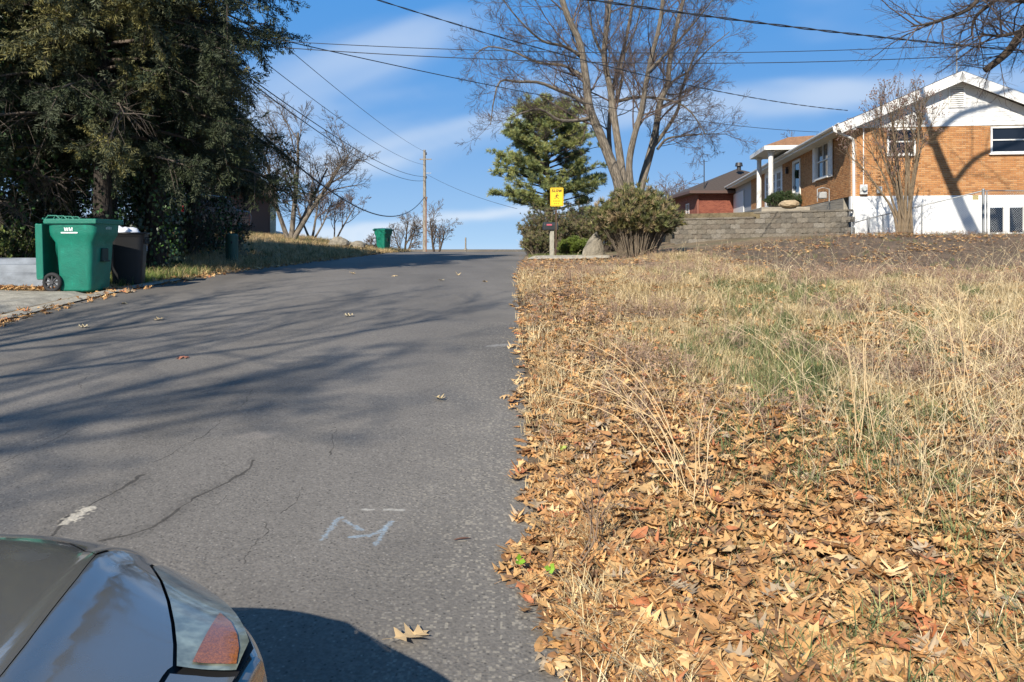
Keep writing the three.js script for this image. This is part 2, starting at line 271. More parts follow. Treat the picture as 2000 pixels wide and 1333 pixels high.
// a wall slab in the local XY plane with rectangular openings cut through
function slab(w, h, t, holes, x = 0, y = 0) {
  const s = new THREE.Shape([new THREE.Vector2(0, 0), new THREE.Vector2(w, 0), new THREE.Vector2(w, h), new THREE.Vector2(0, h)]);
  for (const [a, b, c, d] of holes) s.holes.push(new THREE.Path([new THREE.Vector2(a, c), new THREE.Vector2(a, d), new THREE.Vector2(b, d), new THREE.Vector2(b, c)]));
  const g = new THREE.ExtrudeGeometry(s, { depth: t, bevelEnabled: false }); g.translate(x, y, -t); return g;
}
// a sash window in a local XY frame, centre (x, y), front at z
function sash(parent, w, h, pos, turn = 0, rails = 1, stiles = 0, fr = 0.06) {
  const win = new THREE.Group(); win.name = kids2(parent, 'window'); win.position.copy(pos); win.rotation.y = turn; parent.add(win);
  const f = [box(w, fr, 0.08, 0, h / 2 - fr / 2, 0), box(w, fr, 0.08, 0, -h / 2 + fr / 2, 0), box(fr, h - 2 * fr, 0.08, -w / 2 + fr / 2, 0, 0), box(fr, h - 2 * fr, 0.08, w / 2 - fr / 2, 0, 0)];
  for (let k = 1; k <= rails; k++) f.push(box(w - 2 * fr, 0.045, 0.06, 0, -h / 2 + h * k / (rails + 1), -0.005));
  for (let k = 1; k <= stiles; k++) f.push(box(0.035, h - 2 * fr, 0.05, -w / 2 + w * k / (stiles + 1), 0, -0.008));
  part('frame', join(f), M.white, win);
  for (let k = 0; k <= rails; k++) { const hh = (h - 2 * fr) / (rails + 1); part(kids2(win, 'pane'), box(w - 2 * fr, hh - 0.02, 0.008, 0, -h / 2 + fr + hh * (k + 0.5), -0.03), M.glass, win); }
  part('sill', box(w + 0.12, 0.05, 0.14, 0, -h / 2 - 0.027, 0.03), M.trim, win);
  return win;
}
// ---------------------------------------------------------------- the tan brick house on the right
const HB = 1.7, TH = -8 * Math.PI / 180;
const house = thing('brick_house', 'tan brick ranch house with white gable and columned porch', 'house', V(12.5, HB, -28.5), TH);
const hw = (x, yAbs, s) => V(x, yAbs - HB, -s);       // local point: x along the gable, height, s metres along the front
{
  const W = 7.3, LEN = 36.5, fl = 3.42 - HB, top = 5.93 - HB, peak = 7.62 - HB, slope = (peak - top - 0.12) / (W / 2);
  const winG = [[1.26, 2.24, 1.50, 2.46], [4.78, 6.02, 1.50, 2.46]];
  part('wall', slab(W, top - fl, 0.2, winG, 0, fl).translate(0, 0, -0.014), M.mortar, house, 'brick gable wall');
  bricks(house, W, top - fl, winG, 300, 11, new THREE.Matrix4().makeTranslation(0, fl, -0.014), brickMats, 2.6);
  part('foundation', slab(W, fl + 0.6, 0.24, [[4.72, 5.27, 0.92, 2.02], [5.38, 5.93, 0.92, 2.02], [6.10, 6.66, 0.92, 2.02]].map((h) => [h[0], h[1], h[2], h[3] - 0.10]), 0, -0.6), M.whiteWall, house, 'white painted basement wall');
  for (const x of [4.995, 5.655, 6.38]) sash(house, 0.55, 1.0, V(x, 0.92 + 0.5 - 0.6, -0.05), 0, 0, 0, 0.05);
  for (const [a, b, c, d] of winG) sash(house, b - a, d - c, V((a + b) / 2, fl + (c + d) / 2, 0.0), 0, 1, 0);
  // lap siding in the gable, board by board
  for (let k = 0, y = top; y < peak - 0.14; k++, y += 0.165) {
    const half = (v) => (peak - 0.10 - v) / slope, a = half(y), b = Math.max(0.02, half(y + 0.175));
    const s = new THREE.Shape([new THREE.Vector2(-a, 0), new THREE.Vector2(a, 0), new THREE.Vector2(b, 0.175), new THREE.Vector2(-b, 0.175)]);
    const g = new THREE.ExtrudeGeometry(s, { depth: 0.014, bevelEnabled: false }); g.rotateX(-0.075); g.translate(W / 2, y, 0.016);
    part(kids2(house, 'siding_board'), g, M.white, house);
  }
  part('gable_backing', new THREE.ExtrudeGeometry(new THREE.Shape([new THREE.Vector2(0, top), new THREE.Vector2(W, top), new THREE.Vector2(W / 2, peak)]), { depth: 0.15, bevelEnabled: false }).translate(0, 0, -0.16), M.trim, house);
  { // louvred vent
    const v = new THREE.Group(); v.name = 'gable_vent'; house.add(v); v.position.set(W / 2 - 0.02, 6.98 - HB, 0.045);
    part('frame', join([box(0.56, 0.05, 0.05, 0, 0.36, 0), box(0.56, 0.05, 0.05, 0, -0.36, 0), box(0.05, 0.67, 0.05, -0.255, 0, 0), box(0.05, 0.67, 0.05, 0.255, 0, 0)]), M.trim, v);
    part('backing', box(0.46, 0.67, 0.01, 0, 0, -0.022), M.darkMetal, v);
    for (let k = 0; k < 9; k++) part(kids2(v, 'slat'), box(0.46, 0.062, 0.008).rotateX(-0.6).translate(0, -0.29 + k * 0.073, 0.002), M.trim, v);
  }
  // roof: two slopes with rake boards, soffits and gutter
  const ov = 0.55, eg = 0.45, ridgeY = peak + 0.10;
  for (const sd of [-1, 1]) {
    const len = W / 2 + ov, ang = Math.atan(slope), run = len / Math.cos(ang);
    const g = box(run, 0.12, LEN + eg, 0, 0.06, 0); g.translate(sd * run / 2, 0, 0); g.rotateZ(-sd * ang); g.translate(W / 2, ridgeY, eg - (LEN + eg) / 2); part('roof_slope', g, M.roof, house);
    const rk = box(run + 0.02, 0.34, 0.035, 0, 0, 0); rk.translate(sd * run / 2, -0.12, 0); rk.rotateZ(-sd * ang); rk.translate(W / 2, ridgeY + 0.05, eg + 0.02); part('rake_board', rk, M.white, house);
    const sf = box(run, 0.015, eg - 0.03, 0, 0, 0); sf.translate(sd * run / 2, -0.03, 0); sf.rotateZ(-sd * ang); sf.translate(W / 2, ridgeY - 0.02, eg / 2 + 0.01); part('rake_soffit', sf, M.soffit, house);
  }
  const eY = ridgeY - slope * (W / 2 + ov);
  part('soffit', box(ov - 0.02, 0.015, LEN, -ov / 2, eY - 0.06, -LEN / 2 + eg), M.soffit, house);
  part('fascia', box(0.03, 0.20, LEN + eg - 0.1, -ov - 0.017, eY - 0.0, -LEN / 2 + eg / 2 - 0.05), M.white, house);
  part('cornice_return', box(ov + 0.12, 0.26, 0.46, -ov / 2 + 0.03, eY + 0.03, eg / 2 - 0.02, 0.01), M.white, house);
  { const s = new THREE.Shape(); s.absarc(0, 0, 0.065, Math.PI, Math.PI * 2); s.lineTo(0.065, 0.03); s.lineTo(-0.065, 0.03); part('gutter', new THREE.ExtrudeGeometry(s, { depth: LEN - 0.2, bevelEnabled: false }).translate(-ov - 0.10, eY + 0.05, -LEN + eg), M.white, house); }
  part('downspout', tubeGeo([V(-ov - 0.1, eY + 0.02, 0.25), V(-ov - 0.1, eY - 0.10, 0.25), V(-ov + 0.12, eY - 0.20, 0.2), V(-0.1, eY - 0.33, 0.14), V(0.04, eY - 0.40, 0.10), V(0.07, eY - 0.55, 0.09), V(0.08, 2, 0.09), V(0.08, 0.12, 0.09), V(0.05, 0.06, 0.2)], 0.052, 8), M.white, house);
  // front wall (faces the street): brick with window, door, bay, garage
  const LB = 22, F4 = new THREE.Matrix4().makeRotationY(-Math.PI / 2).premultiply(new THREE.Matrix4().makeTranslation(0, 0, -LB));   // local X of the wall runs from its far end towards the gable
  const fw = (g) => g.applyMatrix4(F4);
  const holesF = [[3.0, 4.9, 1.02, 2.46], [8.0, 9.6, 0.02, 2.3], [12.2, 17.2, 0.25, 2.42]].map(([a, b, c, d]) => [LB - b, LB - a, c, d]);
  part('wall', fw(slab(LB, top - fl, 0.2, holesF, 0, 0)).translate(0.014, fl, 0), M.mortar, house, 'street side brick wall');
  bricks(house, LB, top - fl, holesF, 0, 12, F4.clone().premultiply(new THREE.Matrix4().makeTranslation(0.014, fl, 0)));
  part('foundation', box(0.2, fl + 0.6, LEN - 1, 0.11, (fl - 0.6) / 2, -LEN / 2 - 0.5), M.concrete, house, 'bare concrete foundation');
  const front = -Math.PI / 2;
  sash(house, 1.9, 1.44, V(-0.005, fl + 1.74, -3.95), front, 1, 1);
  for (const s of [2.62, 5.25]) {
    const sh = new THREE.Group(); sh.name = kids2(house, 'shutter'); sh.position.set(-0.045, fl + 1.74, -s); sh.rotation.y = front; house.add(sh);
    part('panel', box(0.56, 1.58, 0.03, 0, 0, 0, 0.006), M.white, sh);
    for (let k = 0; k < 4; k++) part(kids2(sh, 'raised_panel'), box(0.36, 0.30, 0.02, 0, -0.57 + k * 0.38, 0.024, 0.008), M.white, sh);
  }
  { const d = new THREE.Group(); d.name = 'door'; d.position.set(0, fl, -8.8); d.rotation.y = front; house.add(d);
    part('frame', join([box(0.14, 2.3, 0.1, -0.73, 1.15, 0), box(0.14, 2.3, 0.1, 0.73, 1.15, 0), box(1.6, 0.14, 0.1, 0, 2.23, 0.001)]), M.white, d);
    part('storm_door', join([box(1.3, 0.75, 0.05, 0, 0.375, -0.01), box(0.16, 1.4, 0.05, -0.57, 1.45, -0.01), box(0.16, 1.4, 0.05, 0.57, 1.45, -0.01)]), M.white, d);
    part('pane', box(0.98, 1.4, 0.01, 0, 1.45, -0.02), M.glass, d); part('handle', cyl(0.02, 0.02, 0.14, -0.55, 1.0, 0.05, 8), M.darkMetal, d); part('wreath', new THREE.TorusGeometry(0.17, 0.05, 6, 14).translate(0, 1.62, 0.03), mat(0.03, 0.05, 0.02, 0.9), d); }
  { const d = new THREE.Group(); d.name = 'bay'; d.position.set(0, fl, -14.7); d.rotation.y = front; house.add(d);
    part('frame', slab(5.0, 2.17, 0.12, [[0.4, 1.5, 0.2, 1.9], [1.95, 3.05, 0.2, 1.9], [3.5, 4.6, 0.2, 1.9]], -2.5, 0.25), M.white, d);
    for (const x of [-1.55, 0, 1.55]) sash(d, 1.1, 1.7, V(x, 1.30, -0.04), 0, 3, 2, 0.05); }
  part('garage_wall', box(0.12, top - fl + 0.2, LEN - LB - 1, 0.10, (top + fl - 0.2) / 2, -(LEN + LB) / 2 + 0.3), mat(0.33, 0.34, 0.35, 0.8), house);
  part('garage_door', box(0.06, 2.1, 5.0, 0.0, fl + 0.95, -27.5, 0.01), mat(0.62, 0.62, 0.60, 0.7), house);
  { // porch: slab, two columns, hipped canopy
    part('porch_slab', box(2.1, 0.5, 12.5, -1.06, 3.34 - HB - 0.25, -12.4, 0.02), M.concrete, house);
    for (const s of [8.45, 11.6]) { const c = part(kids2(house, 'column'), join([cyl(0.13, 0.115, 2.62, 0, 1.40, 0, 20), box(0.33, 0.09, 0.33, 0, 0.045, 0, 0.01), box(0.31, 0.08, 0.31, 0, 2.75, 0, 0.01)]), M.white, house); c.position.copy(hw(-1.28, 3.345, s)); }
    const zc = -10.05, wd = 4.1, pr = 1.62, y0 = 6.14 - HB;
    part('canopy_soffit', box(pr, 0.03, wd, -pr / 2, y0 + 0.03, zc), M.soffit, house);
    part('canopy_fascia', join([box(0.04, 0.2, wd + 0.08, -pr - 0.02, y0 + 0.1, zc), box(pr - 0.02, 0.2, 0.04, -pr / 2, y0 + 0.1, zc + wd / 2 + 0.02), box(pr - 0.02, 0.2, 0.04, -pr / 2, y0 + 0.1, zc - wd / 2 - 0.02)]), M.white, house);
    const b = new Buf(), q = [[-pr, y0 + 0.21, zc + wd / 2], [-pr, y0 + 0.21, zc - wd / 2], [0.6, y0 + 0.21, zc + wd / 2], [0.6, y0 + 0.21, zc - wd / 2], [-0.3, y0 + 0.75, zc + 0.8], [-0.3, y0 + 0.75, zc - 0.8], [0.9, y0 + 0.8, zc + 0.9], [0.9, y0 + 0.8, zc - 0.9]];
    for (const v of q) { b.p.push(...v); b.uv.push(v[0] + v[2], v[1] * 2); } b.i.push(0, 4, 1, 1, 4, 5, 0, 2, 4, 2, 6, 4, 1, 5, 3, 3, 5, 7, 4, 6, 5, 5, 6, 7); part('canopy_roof', b.geo(true), M.roofTan, house);
    part('porch_lantern', join([box(0.14, 0.26, 0.12, -0.1, 0, 0, 0.02), cyl(0.03, 0.09, 0.09, -0.1, 0.17, 0, 6)]), M.darkMetal, house).position.copy(hw(0, 5.35, 10.6));
  }
  // the meters and their pipe at the corner
  const mt = new THREE.Group(); mt.name = 'electric_meter'; mt.position.copy(hw(0.42, 3.66, -0.05)); house.add(mt);
  part('box', box(0.26, 0.36, 0.1, 0, 0, 0.04, 0.015), mat(0.55, 0.56, 0.55, 0.5), mt); part('dial', cyl(0.09, 0.085, 0.11, 0, 0, 0, 18).rotateX(Math.PI / 2).translate(0, 0.03, 0.14), mat(0.45, 0.47, 0.45, 0.2), mt); part('conduit', cyl(0.02, 0.02, 2.2, 0, 1.28, 0.03, 8), M.trim, mt);
  part('telephone_box', box(0.2, 0.26, 0.09, 0.98, 3.64 - HB, 0.05, 0.03), mat(0.4, 0.41, 0.40, 0.6), house);
  part('gas_meter', join([box(0.32, 0.28, 0.2, 0, 0.25, 0, 0.06), tubeGeo([V(-0.2, 0.0, 0), V(-0.2, 0.5, 0), V(0, 0.56, 0), V(0.25, 0.5, 0), V(0.25, 0, 0)], 0.02, 6)]), mat(0.32, 0.33, 0.33, 0.5), house).position.copy(hw(-0.45, 3.35, 2.2));
}
// the white satellite mast and a chimney pipe behind the ridge
{ const t = thing('vent_pipe', 'thin pale mast rising behind the white gable roof', 'mast', V(19.0, 8.0, -33)); part('pipe', cyl(0.03, 0.03, 2.3, 0, 1.0, 0, 10), M.steel, t); part('cap', cyl(0.07, 0.06, 0.12, 0, 2.2, 0, 10), M.steel, t); }

// ---------------------------------------------------------------- the block retaining wall, the raised yard behind it
{
  const A = V(12.42, 0, -28.25), B = V(6.9, 0, -32.35), L = A.distanceTo(B), dir = B.clone().sub(A).normalize(), yaw = Math.atan2(-dir.z, dir.x);
  const w = thing('retaining_wall', 'weathered grey concrete block wall below the house porch', 'wall', V(A.x, 1.3, A.z), yaw);
  // local +x runs along the wall away from the house; its face looks along local -z ... the side towards the street
  const cols = [[0.30, 0.265, 0.21], [0.35, 0.31, 0.25], [0.25, 0.225, 0.185], [0.38, 0.345, 0.29], [0.28, 0.24, 0.19]].map((c) => mat(c[0], c[1], c[2], 0.95, { map: MOTTLE, bumpMap: GRAIN, bumpScale: 0.02 }));
  const R = rng(77), rows = 8, h = 0.193;
  const blk = [0, 1, 2].map((k) => { const g = new THREE.BoxGeometry(0.392, 0.186, 0.26, 6, 3, 3), p = g.attributes.position; for (let i = 0; i < p.count; i++) { const x = p.getX(i), y = p.getY(i), z = p.getZ(i); p.setZ(i, z + (noise(x * 14 + k * 9, y * 14 + z * 9) - 0.5) * 0.05); p.setY(i, y + (noise(x * 9 + 40, k * 7 + z * 5) - 0.5) * 0.008); } g.computeVertexNormals(); return g; });
  for (let r = 0; r < rows; r++) for (let x = (r % 2) * 0.2; x < L; x += 0.4) {
    if (r === rows - 1 && x > L * 0.48) continue;
    const o = part(kids2(w, 'block'), blk[Math.floor(R() * 3)], cols[Math.floor(R() * 5)], w); o.position.set(x + 0.1, 0.1 + r * h, (R() - 0.5) * 0.012 - r * 0.012); o.rotation.y = (R() < 0.5 ? Math.PI : 0) + (R() - 0.5) * 0.02;
  }
  for (let x = 0; x < L; x += 0.6) { const r = x > L * 0.48 ? rows - 1 : rows, o = part(kids2(w, 'cap_stone'), box(0.592, 0.07, 0.34, 0, 0, 0, 0.012), cols[Math.floor(R() * 5)], w); o.position.set(x + 0.25, 0.1 + (r - 0.5) * h + 0.04, -0.07); o.rotation.z = (R() - 0.5) * 0.008; }
  // raised yard
  const s = new THREE.Shape([[12.5, 28.75], [7.15, 32.75], [7.6, 40], [9.5, 56], [11.0, 72], [24, 72], [20, 28.6]].map(([x, d]) => new THREE.Vector2(x, d)));
  const g = new THREE.ExtrudeGeometry(s, { depth: 2.2, bevelEnabled: false }); g.rotateX(-Math.PI / 2); g.translate(0, 0.74, 0); struct('yard_terrace', g, mat(0.24, 0.19, 0.11, 1, { map: MOTTLE, bumpMap: GRAIN, bumpScale: 0.02 }));
}
// ---------------------------------------------------------------- the red brick house beyond
{
  const h = thing('brick_house', 'small red brick house with brown roof beyond the porch', 'house', V(13.9, 2.0, -58));
  const red = [[0.36, 0.115, 0.07], [0.42, 0.14, 0.085], [0.30, 0.09, 0.06]].map((c) => mat(c[0], c[1], c[2], 0.9, { map: MOTTLE }));
  part('wall', box(9, 4.0, 11, 4.5, 1.7, -5.52), mat(0.36, 0.25, 0.19, 0.95), h);
  bricks(h, 6.0, 3.7, [], 0, 41, new THREE.Matrix4(), red);
  bricks(h, 11, 3.7, [[7.4, 8.5, 1.6, 2.9]], 0, 42, new THREE.Matrix4().makeRotationY(-Math.PI / 2).premultiply(new THREE.Matrix4().makeTranslation(0, 0, -11.02)), red);
  sash(h, 1.1, 1.3, V(-0.01, 2.25, -3.05), -Math.PI / 2, 1, 0);
  const b = new Buf(), e = 0.7, y = 3.68, q = [[-e, y, e], [9 + e, y, e], [9 + e, y, -11 - e], [-e, y, -11 - e], [4.2, y + 2.1, -4.2], [4.8, y + 2.1, -6.8]];
  for (const v of q) { b.p.push(...v); b.uv.push(v[0], v[2]); } b.i.push(0, 1, 4, 1, 5, 4, 1, 2, 5, 2, 3, 5, 3, 0, 4, 3, 4, 5); part('roof', b.geo(true), M.roof, h);
  part('fascia', join([box(9 + 2 * e, 0.2, 0.04, 4.5, y - 0.09, e), box(0.04, 0.2, 11 + 2 * e - 0.1, -e, y - 0.09, -5.5)]), mat(0.10, 0.06, 0.05, 0.8), h);
  part('eave_soffit', box(9 + 2 * e - 0.1, 0.02, 11 + 2 * e - 0.1, 4.5, y - 0.17, -5.5), mat(0.14, 0.09, 0.07, 0.9), h);
  part('roof_vent', join([cyl(0.16, 0.16, 0.35, 3.9, y + 2.0, -2.6, 14), cyl(0.30, 0.25, 0.28, 3.9, y + 2.28, -2.6, 16)]), M.darkMetal, h);
  part('antenna_mast', join([cyl(0.045, 0.035, 2.6, 0.45, y + 1.05, 0.3, 8), box(0.5, 0.03, 0.03, 0.45, y + 2.2, 0.3)]), M.darkMetal, h);
  part('downspout', cyl(0.05, 0.05, 3.5, 0.06, 1.85, 0.08, 8), mat(0.25, 0.10, 0.07, 0.8), h);
}
// ---------------------------------------------------------------- houses on the left, seen through and past the trees
{
  const c = thing('cream_house', 'cream painted house glimpsed through the evergreen trees', 'house', V(-22.2, 2.2, -47));
  part('wall', box(5.4, 3.4, 8, 2.7, 1.6, -4), mat(0.72, 0.64, 0.42, 0.85, { map: MOTTLE }), c);
  { const s = new THREE.Shape([new THREE.Vector2(-0.5, 0), new THREE.Vector2(5.9, 0), new THREE.Vector2(2.7, 1.5)]); part('roof', new THREE.ExtrudeGeometry(s, { depth: 9, bevelEnabled: false }).translate(0, 3.3, -8.5), M.roof, c); }
  sash(c, 1.1, 1.3, V(1.6, 2.0, 0.02), 0, 1, 0);
  part('corner_board', box(0.14, 3.4, 0.14, 5.42, 1.6, 0.02), M.white, c);
  const r = thing('brown_house', 'low dark brown brick house with pale blue shutter', 'house', V(-20.0, 2.25, -41), -0.05);
  part('wall', slab(4.6, 2.5, 0.2, [[2.05, 2.75, 0.25, 1.25]], 0, 0).translate(0, -0.2, 0), mat(0.12, 0.065, 0.045, 0.9, { map: MOTTLE }), r);
  part('side_wall', box(0.2, 2.5, 7, 4.49, 1.05, -3.72), mat(0.12, 0.065, 0.045, 0.9), r); part('rear_wall', box(4.6, 2.5, 0.2, 2.3, 1.05, -7.2), mat(0.12, 0.065, 0.045, 0.9), r);
  sash(r, 0.7, 1.0, V(2.4, 0.55, -0.03), 0, 1, 0);
  part('shutter', box(0.36, 1.15, 0.04, 2.98, 0.5, 0.035, 0.005), mat(0.30, 0.45, 0.62, 0.7), r, 'pale blue shutter'); part('shutter', box(0.30, 1.1, 0.04, 1.85, 0.5, 0.035, 0.005), mat(0.45, 0.47, 0.5, 0.7), r, 'grey shutter');
  part('door', box(0.55, 1.9, 0.06, 4.0, 0.75, 0.03, 0.005), mat(0.42, 0.44, 0.46, 0.7), r);
  { const s = new THREE.Shape([new THREE.Vector2(-0.8, 0), new THREE.Vector2(7.9, 0), new THREE.Vector2(3.6, 1.3)]), g = new THREE.ExtrudeGeometry(s, { depth: 5.6, bevelEnabled: false }); g.rotateY(Math.PI / 2); g.translate(-0.5, 2.3, 0); part('roof', g, M.roof, r); }
  const y = thing('yellow_garage', 'pale yellow gable with white rake board behind the bare tree', 'garage', V(-18.6, 0.9, -60));
  const pk = 1.75, s2 = 0.235, yw = mat(0.72, 0.55, 0.20, 0.8, { map: MOTTLE });
  part('wall', new THREE.ExtrudeGeometry(new THREE.Shape([new THREE.Vector2(-3.2, -0.8), new THREE.Vector2(3.2, -0.8), new THREE.Vector2(3.2, pk - 3.2 * s2), new THREE.Vector2(0, pk), new THREE.Vector2(-3.2, pk - 3.2 * s2)]), { depth: 6, bevelEnabled: false }).translate(0, 0, -6), yw, y);
  for (const sd of [-1, 1]) { const L = 3.7, a = Math.atan(s2), g = box(L, 0.10, 6.6, sd * L / 2, 0.07, -2.9).rotateZ(-sd * a).translate(0, pk, 0); part('roof_slope', g, mat(0.6, 0.6, 0.58, 0.8), y); part('rake_board', box(L, 0.20, 0.05, sd * L / 2, 0.02, 0.45).rotateZ(-sd * a).translate(0, pk, 0), M.white, y); }
}
// ================================================================ street things
const wood = mat(0.30, 0.25, 0.19, 0.95, { map: rep(BARK, 1, 0.6), bumpMap: rep(BARKB, 1, 0.6), bumpScale: 0.01 });
// utility poles: one beyond the crest, one among the evergreens on the left
function pole(x, D, base, top, label, arms) {
  const t = thing('utility_pole', label, 'utility pole', V(x, base, -D)), h = top - base;
  part('post', tubeGeo([V(0, 0, 0), V(0.01, h * 0.5, 0), V(0, h, 0)], [0.16, 0.14, 0.11], 12), wood, t);
  for (const y of arms) { part(kids2(t, 'insulator'), join([cyl(0.05, 0.04, 0.12, 0.16, y - base, 0, 10), cyl(0.03, 0.03, 0.12, 0.16, y - base + 0.1, 0, 8)]), M.darkMetal, t); }
  return t;
}
const woodGrey = mat(0.44, 0.41, 0.36, 0.95, { map: rep(BARK, 1, 0.6), bumpMap: rep(BARKB, 1, 0.6), bumpScale: 0.01 });
const pFar = pole(-7.36, 65, 0.5, 9.65, 'tall wooden utility pole past the crest of the road', [9.3, 7.3]); pFar.children[0].material = woodGrey; part('crossarm', box(1.0, 0.09, 0.09, 0.1, 8.35, 0.1), woodGrey, pFar);
part('guy_bracket', box(0.5, 0.06, 0.06, 0.3, 7.2, 0), M.steel, pFar);
part('cable_riser', tubeGeo([V(0.15, 0, 0.08), V(0.15, 4.9, 0.08), V(0.22, 5.2, 0.08)], 0.05, 8), mat(0.25, 0.13, 0.08, 0.9), pFar);
pole(-7.5, 16.2, 1.0, 8.6, 'wooden utility pole hidden among the evergreen trees', [8.2, 6.4]);
{ const t = thing('sign_post', 'small pale post standing past the crest of the road', 'post', V(-3.6, 0.7, -60)); part('post', cyl(0.06, 0.06, 1.65, 0, 0.7, 0, 8), woodGrey, t); part('cap', cyl(0.13, 0.10, 0.12, 0, 0.62, 0, 8), woodGrey, t); }
// wires: [name, label, end, end, sag, radius]
const WIRES = [
  ['power_line', 'thick twisted black cable crossing the sky above the house', P(180, -160, 11), P(2300, 118, 21), 0.35, 0.016, 1],
  ['service_drop', 'black service cable running to the white gable corner', P(250, -165, 13), V(12.3, 6.55, -28.3), 0.55, 0.011, 1],
  ['power_line', 'upper of the two thin level wires crossing the sky', P(280, 62, 16), P(2350, 50, 19), 0.55, 0.008],
  ['power_line', 'lower of the two thin level wires crossing the sky', P(280, 70, 16), P(2350, 70, 19), 0.62, 0.009],
  ['service_drop', 'thin cable sloping down behind the bare tree to the porch roof', P(300, 20, 16), P(1600, 258, 42), 0.5, 0.012],
  ['power_line', 'highest thin wire running to the far utility pole', P(480, 25, 17), P(829, 296, 65), 0.3, 0.010],
  ['power_line', 'thin wire just below the highest at the far utility pole', P(470, 85, 17), P(829, 322, 65), 0.5, 0.010],
  ['power_line', 'upper of the close pair of wires to the far pole', P(440, 118, 16), P(829, 345, 65), 0.6, 0.015],
  ['power_line', 'lower of the close pair of wires to the far pole', P(440, 124, 16), P(829, 353, 65), 0.75, 0.015],
  ['telephone_cable', 'thick sagging black cable tied low on the far pole', P(420, 175, 16), P(829, 385, 65), 2.1, 0.028],
  ['power_line', 'thin wire from the far pole towards the pine tree', P(832, 340, 65), P(1010, 408, 48), 0.25, 0.012],
  ['power_line', 'thin wire reaching the antenna mast on the red house', P(1180, 400, 70), P(1376, 344, 58), 0.3, 0.012],
];
for (const [n, label, a, b, sag, r, twist] of WIRES) {
  const pts = []; for (let k = 0; k <= 40; k++) { const t = k / 40, p = a.clone().lerp(b, t); p.y -= sag * 4 * t * (1 - t); pts.push(p); }
  let g = tubeGeo(pts, r, 6, false);
  if (twist) { const two = [0, 1].map((s) => tubeGeo(Array.from({ length: 301 }, (_, k) => { const t = k / 300, p = a.clone().lerp(b, t), an = k * 0.42 + s * Math.PI; p.y -= sag * 4 * t * (1 - t); p.y += Math.cos(an) * r * 0.9; p.z += Math.sin(an) * r * 0.9; return p; }), r * 0.75, 5, false)); g = join(two); }
  single(n, g, M.darkMetal, label, 'cable');
}
// ---------------------------------------------------------------- wheeled bins
const scuff = tex(256, 256, (x, y) => { const s = sstep(0.70, 0.82, noise(x * 0.35, y * 0.02 + 7)) * sstep(0.5, 0.8, coarseT(x, y)), v = 226 + (coarseT(x, y) - 0.5) * 70 + (grainT(x, y) - 0.5) * 30 + 30 * s; return [v, v * 0.99, v * 0.98]; });
const binGreen = mat(0.005, 0.20, 0.135, 0.45, { map: scuff, bumpMap: GRAIN, bumpScale: 0.0015 }), binDark = mat(0.004, 0.004, 0.0045, 0.5), tyre = mat(0.018, 0.018, 0.019, 0.8);
function printTex(w, h, draw) { const c = document.createElement('canvas'); c.width = w; c.height = h; const x = c.getContext('2d'); draw(x, w, h); const t = new THREE.CanvasTexture(c); t.colorSpace = THREE.SRGBColorSpace; return t; }
function decal(name, w, h, draw, parent, pos, turn, label) { const c = printTex(256, Math.round(256 * h / w), draw), m = new THREE.MeshStandardMaterial({ map: c, transparent: true, roughness: 0.6, side: THREE.DoubleSide }); const o = part(name, new THREE.PlaneGeometry(w, h), m, parent, label); o.position.copy(pos); o.rotation.y = turn; return o; }
// local: +x the front of the cart (towards the road), wheels and hinge at -x, width along z
function cartBody(sc = 1) {
  const b = new Buf(), rows = [[0.0, 0.50, 0.52, 0.06], [0.04, 0.53, 0.54, 0.07], [0.62, 0.60, 0.60, 0.08], [0.74, 0.61, 0.605, 0.08], [0.84, 0.74, 0.665, 0.07], [0.90, 0.76, 0.675, 0.06], [1.05, 0.775, 0.69, 0.05]], N = 36;
  for (const [y, l, w, r] of rows) for (let k = 0; k <= N; k++) {
    const a = k / N * Math.PI * 2, c = Math.cos(a), s = Math.sin(a), e = 0.28;
    const cut = y < 0.3 && c < -0.5 ? 0.10 * (1 - y / 0.3) : 0;
    b.p.push((Math.sign(c) * Math.pow(Math.abs(c), e) * l / 2 + cut) * sc, y * sc, Math.sign(s) * Math.pow(Math.abs(s), e) * w / 2 * sc); b.uv.push(k / 9, y);
  }
  for (let j = 0; j < rows.length - 1; j++) for (let k = 0; k < N; k++) { const a = j * (N + 1) + k, c = a + N + 1; b.i.push(a, c, a + 1, c, c + 1, a + 1); }
  const ci = b.n; b.p.push(0, 0.01, 0); b.uv.push(0, 0); for (let k = 0; k < N; k++) b.i.push(k, k + 1, ci);
  return b.geo();
}
function wheel(parent, r, x, z, m = tyre) {
  const w = new THREE.Group(); w.name = kids2(parent, 'wheel'); w.position.set(x, r, z); parent.add(w);
  part('tyre', new THREE.TorusGeometry(r * 0.82, r * 0.2, 10, 28), m, w);
  const sp = []; for (let k = 0; k < 8; k++) { const g = box(r * 0.66, r * 0.17, 0.03, r * 0.36, 0, 0, 0.008); g.rotateZ(k * Math.PI / 4); sp.push(g); } sp.push(cyl(r * 0.2, r * 0.2, 0.05, 0, 0, 0, 14).rotateX(Math.PI / 2)); sp.push(new THREE.TorusGeometry(r * 0.68, r * 0.06, 6, 24));
  part('rim', join(sp), mat(0.045, 0.045, 0.048, 0.55), w); return w;
}
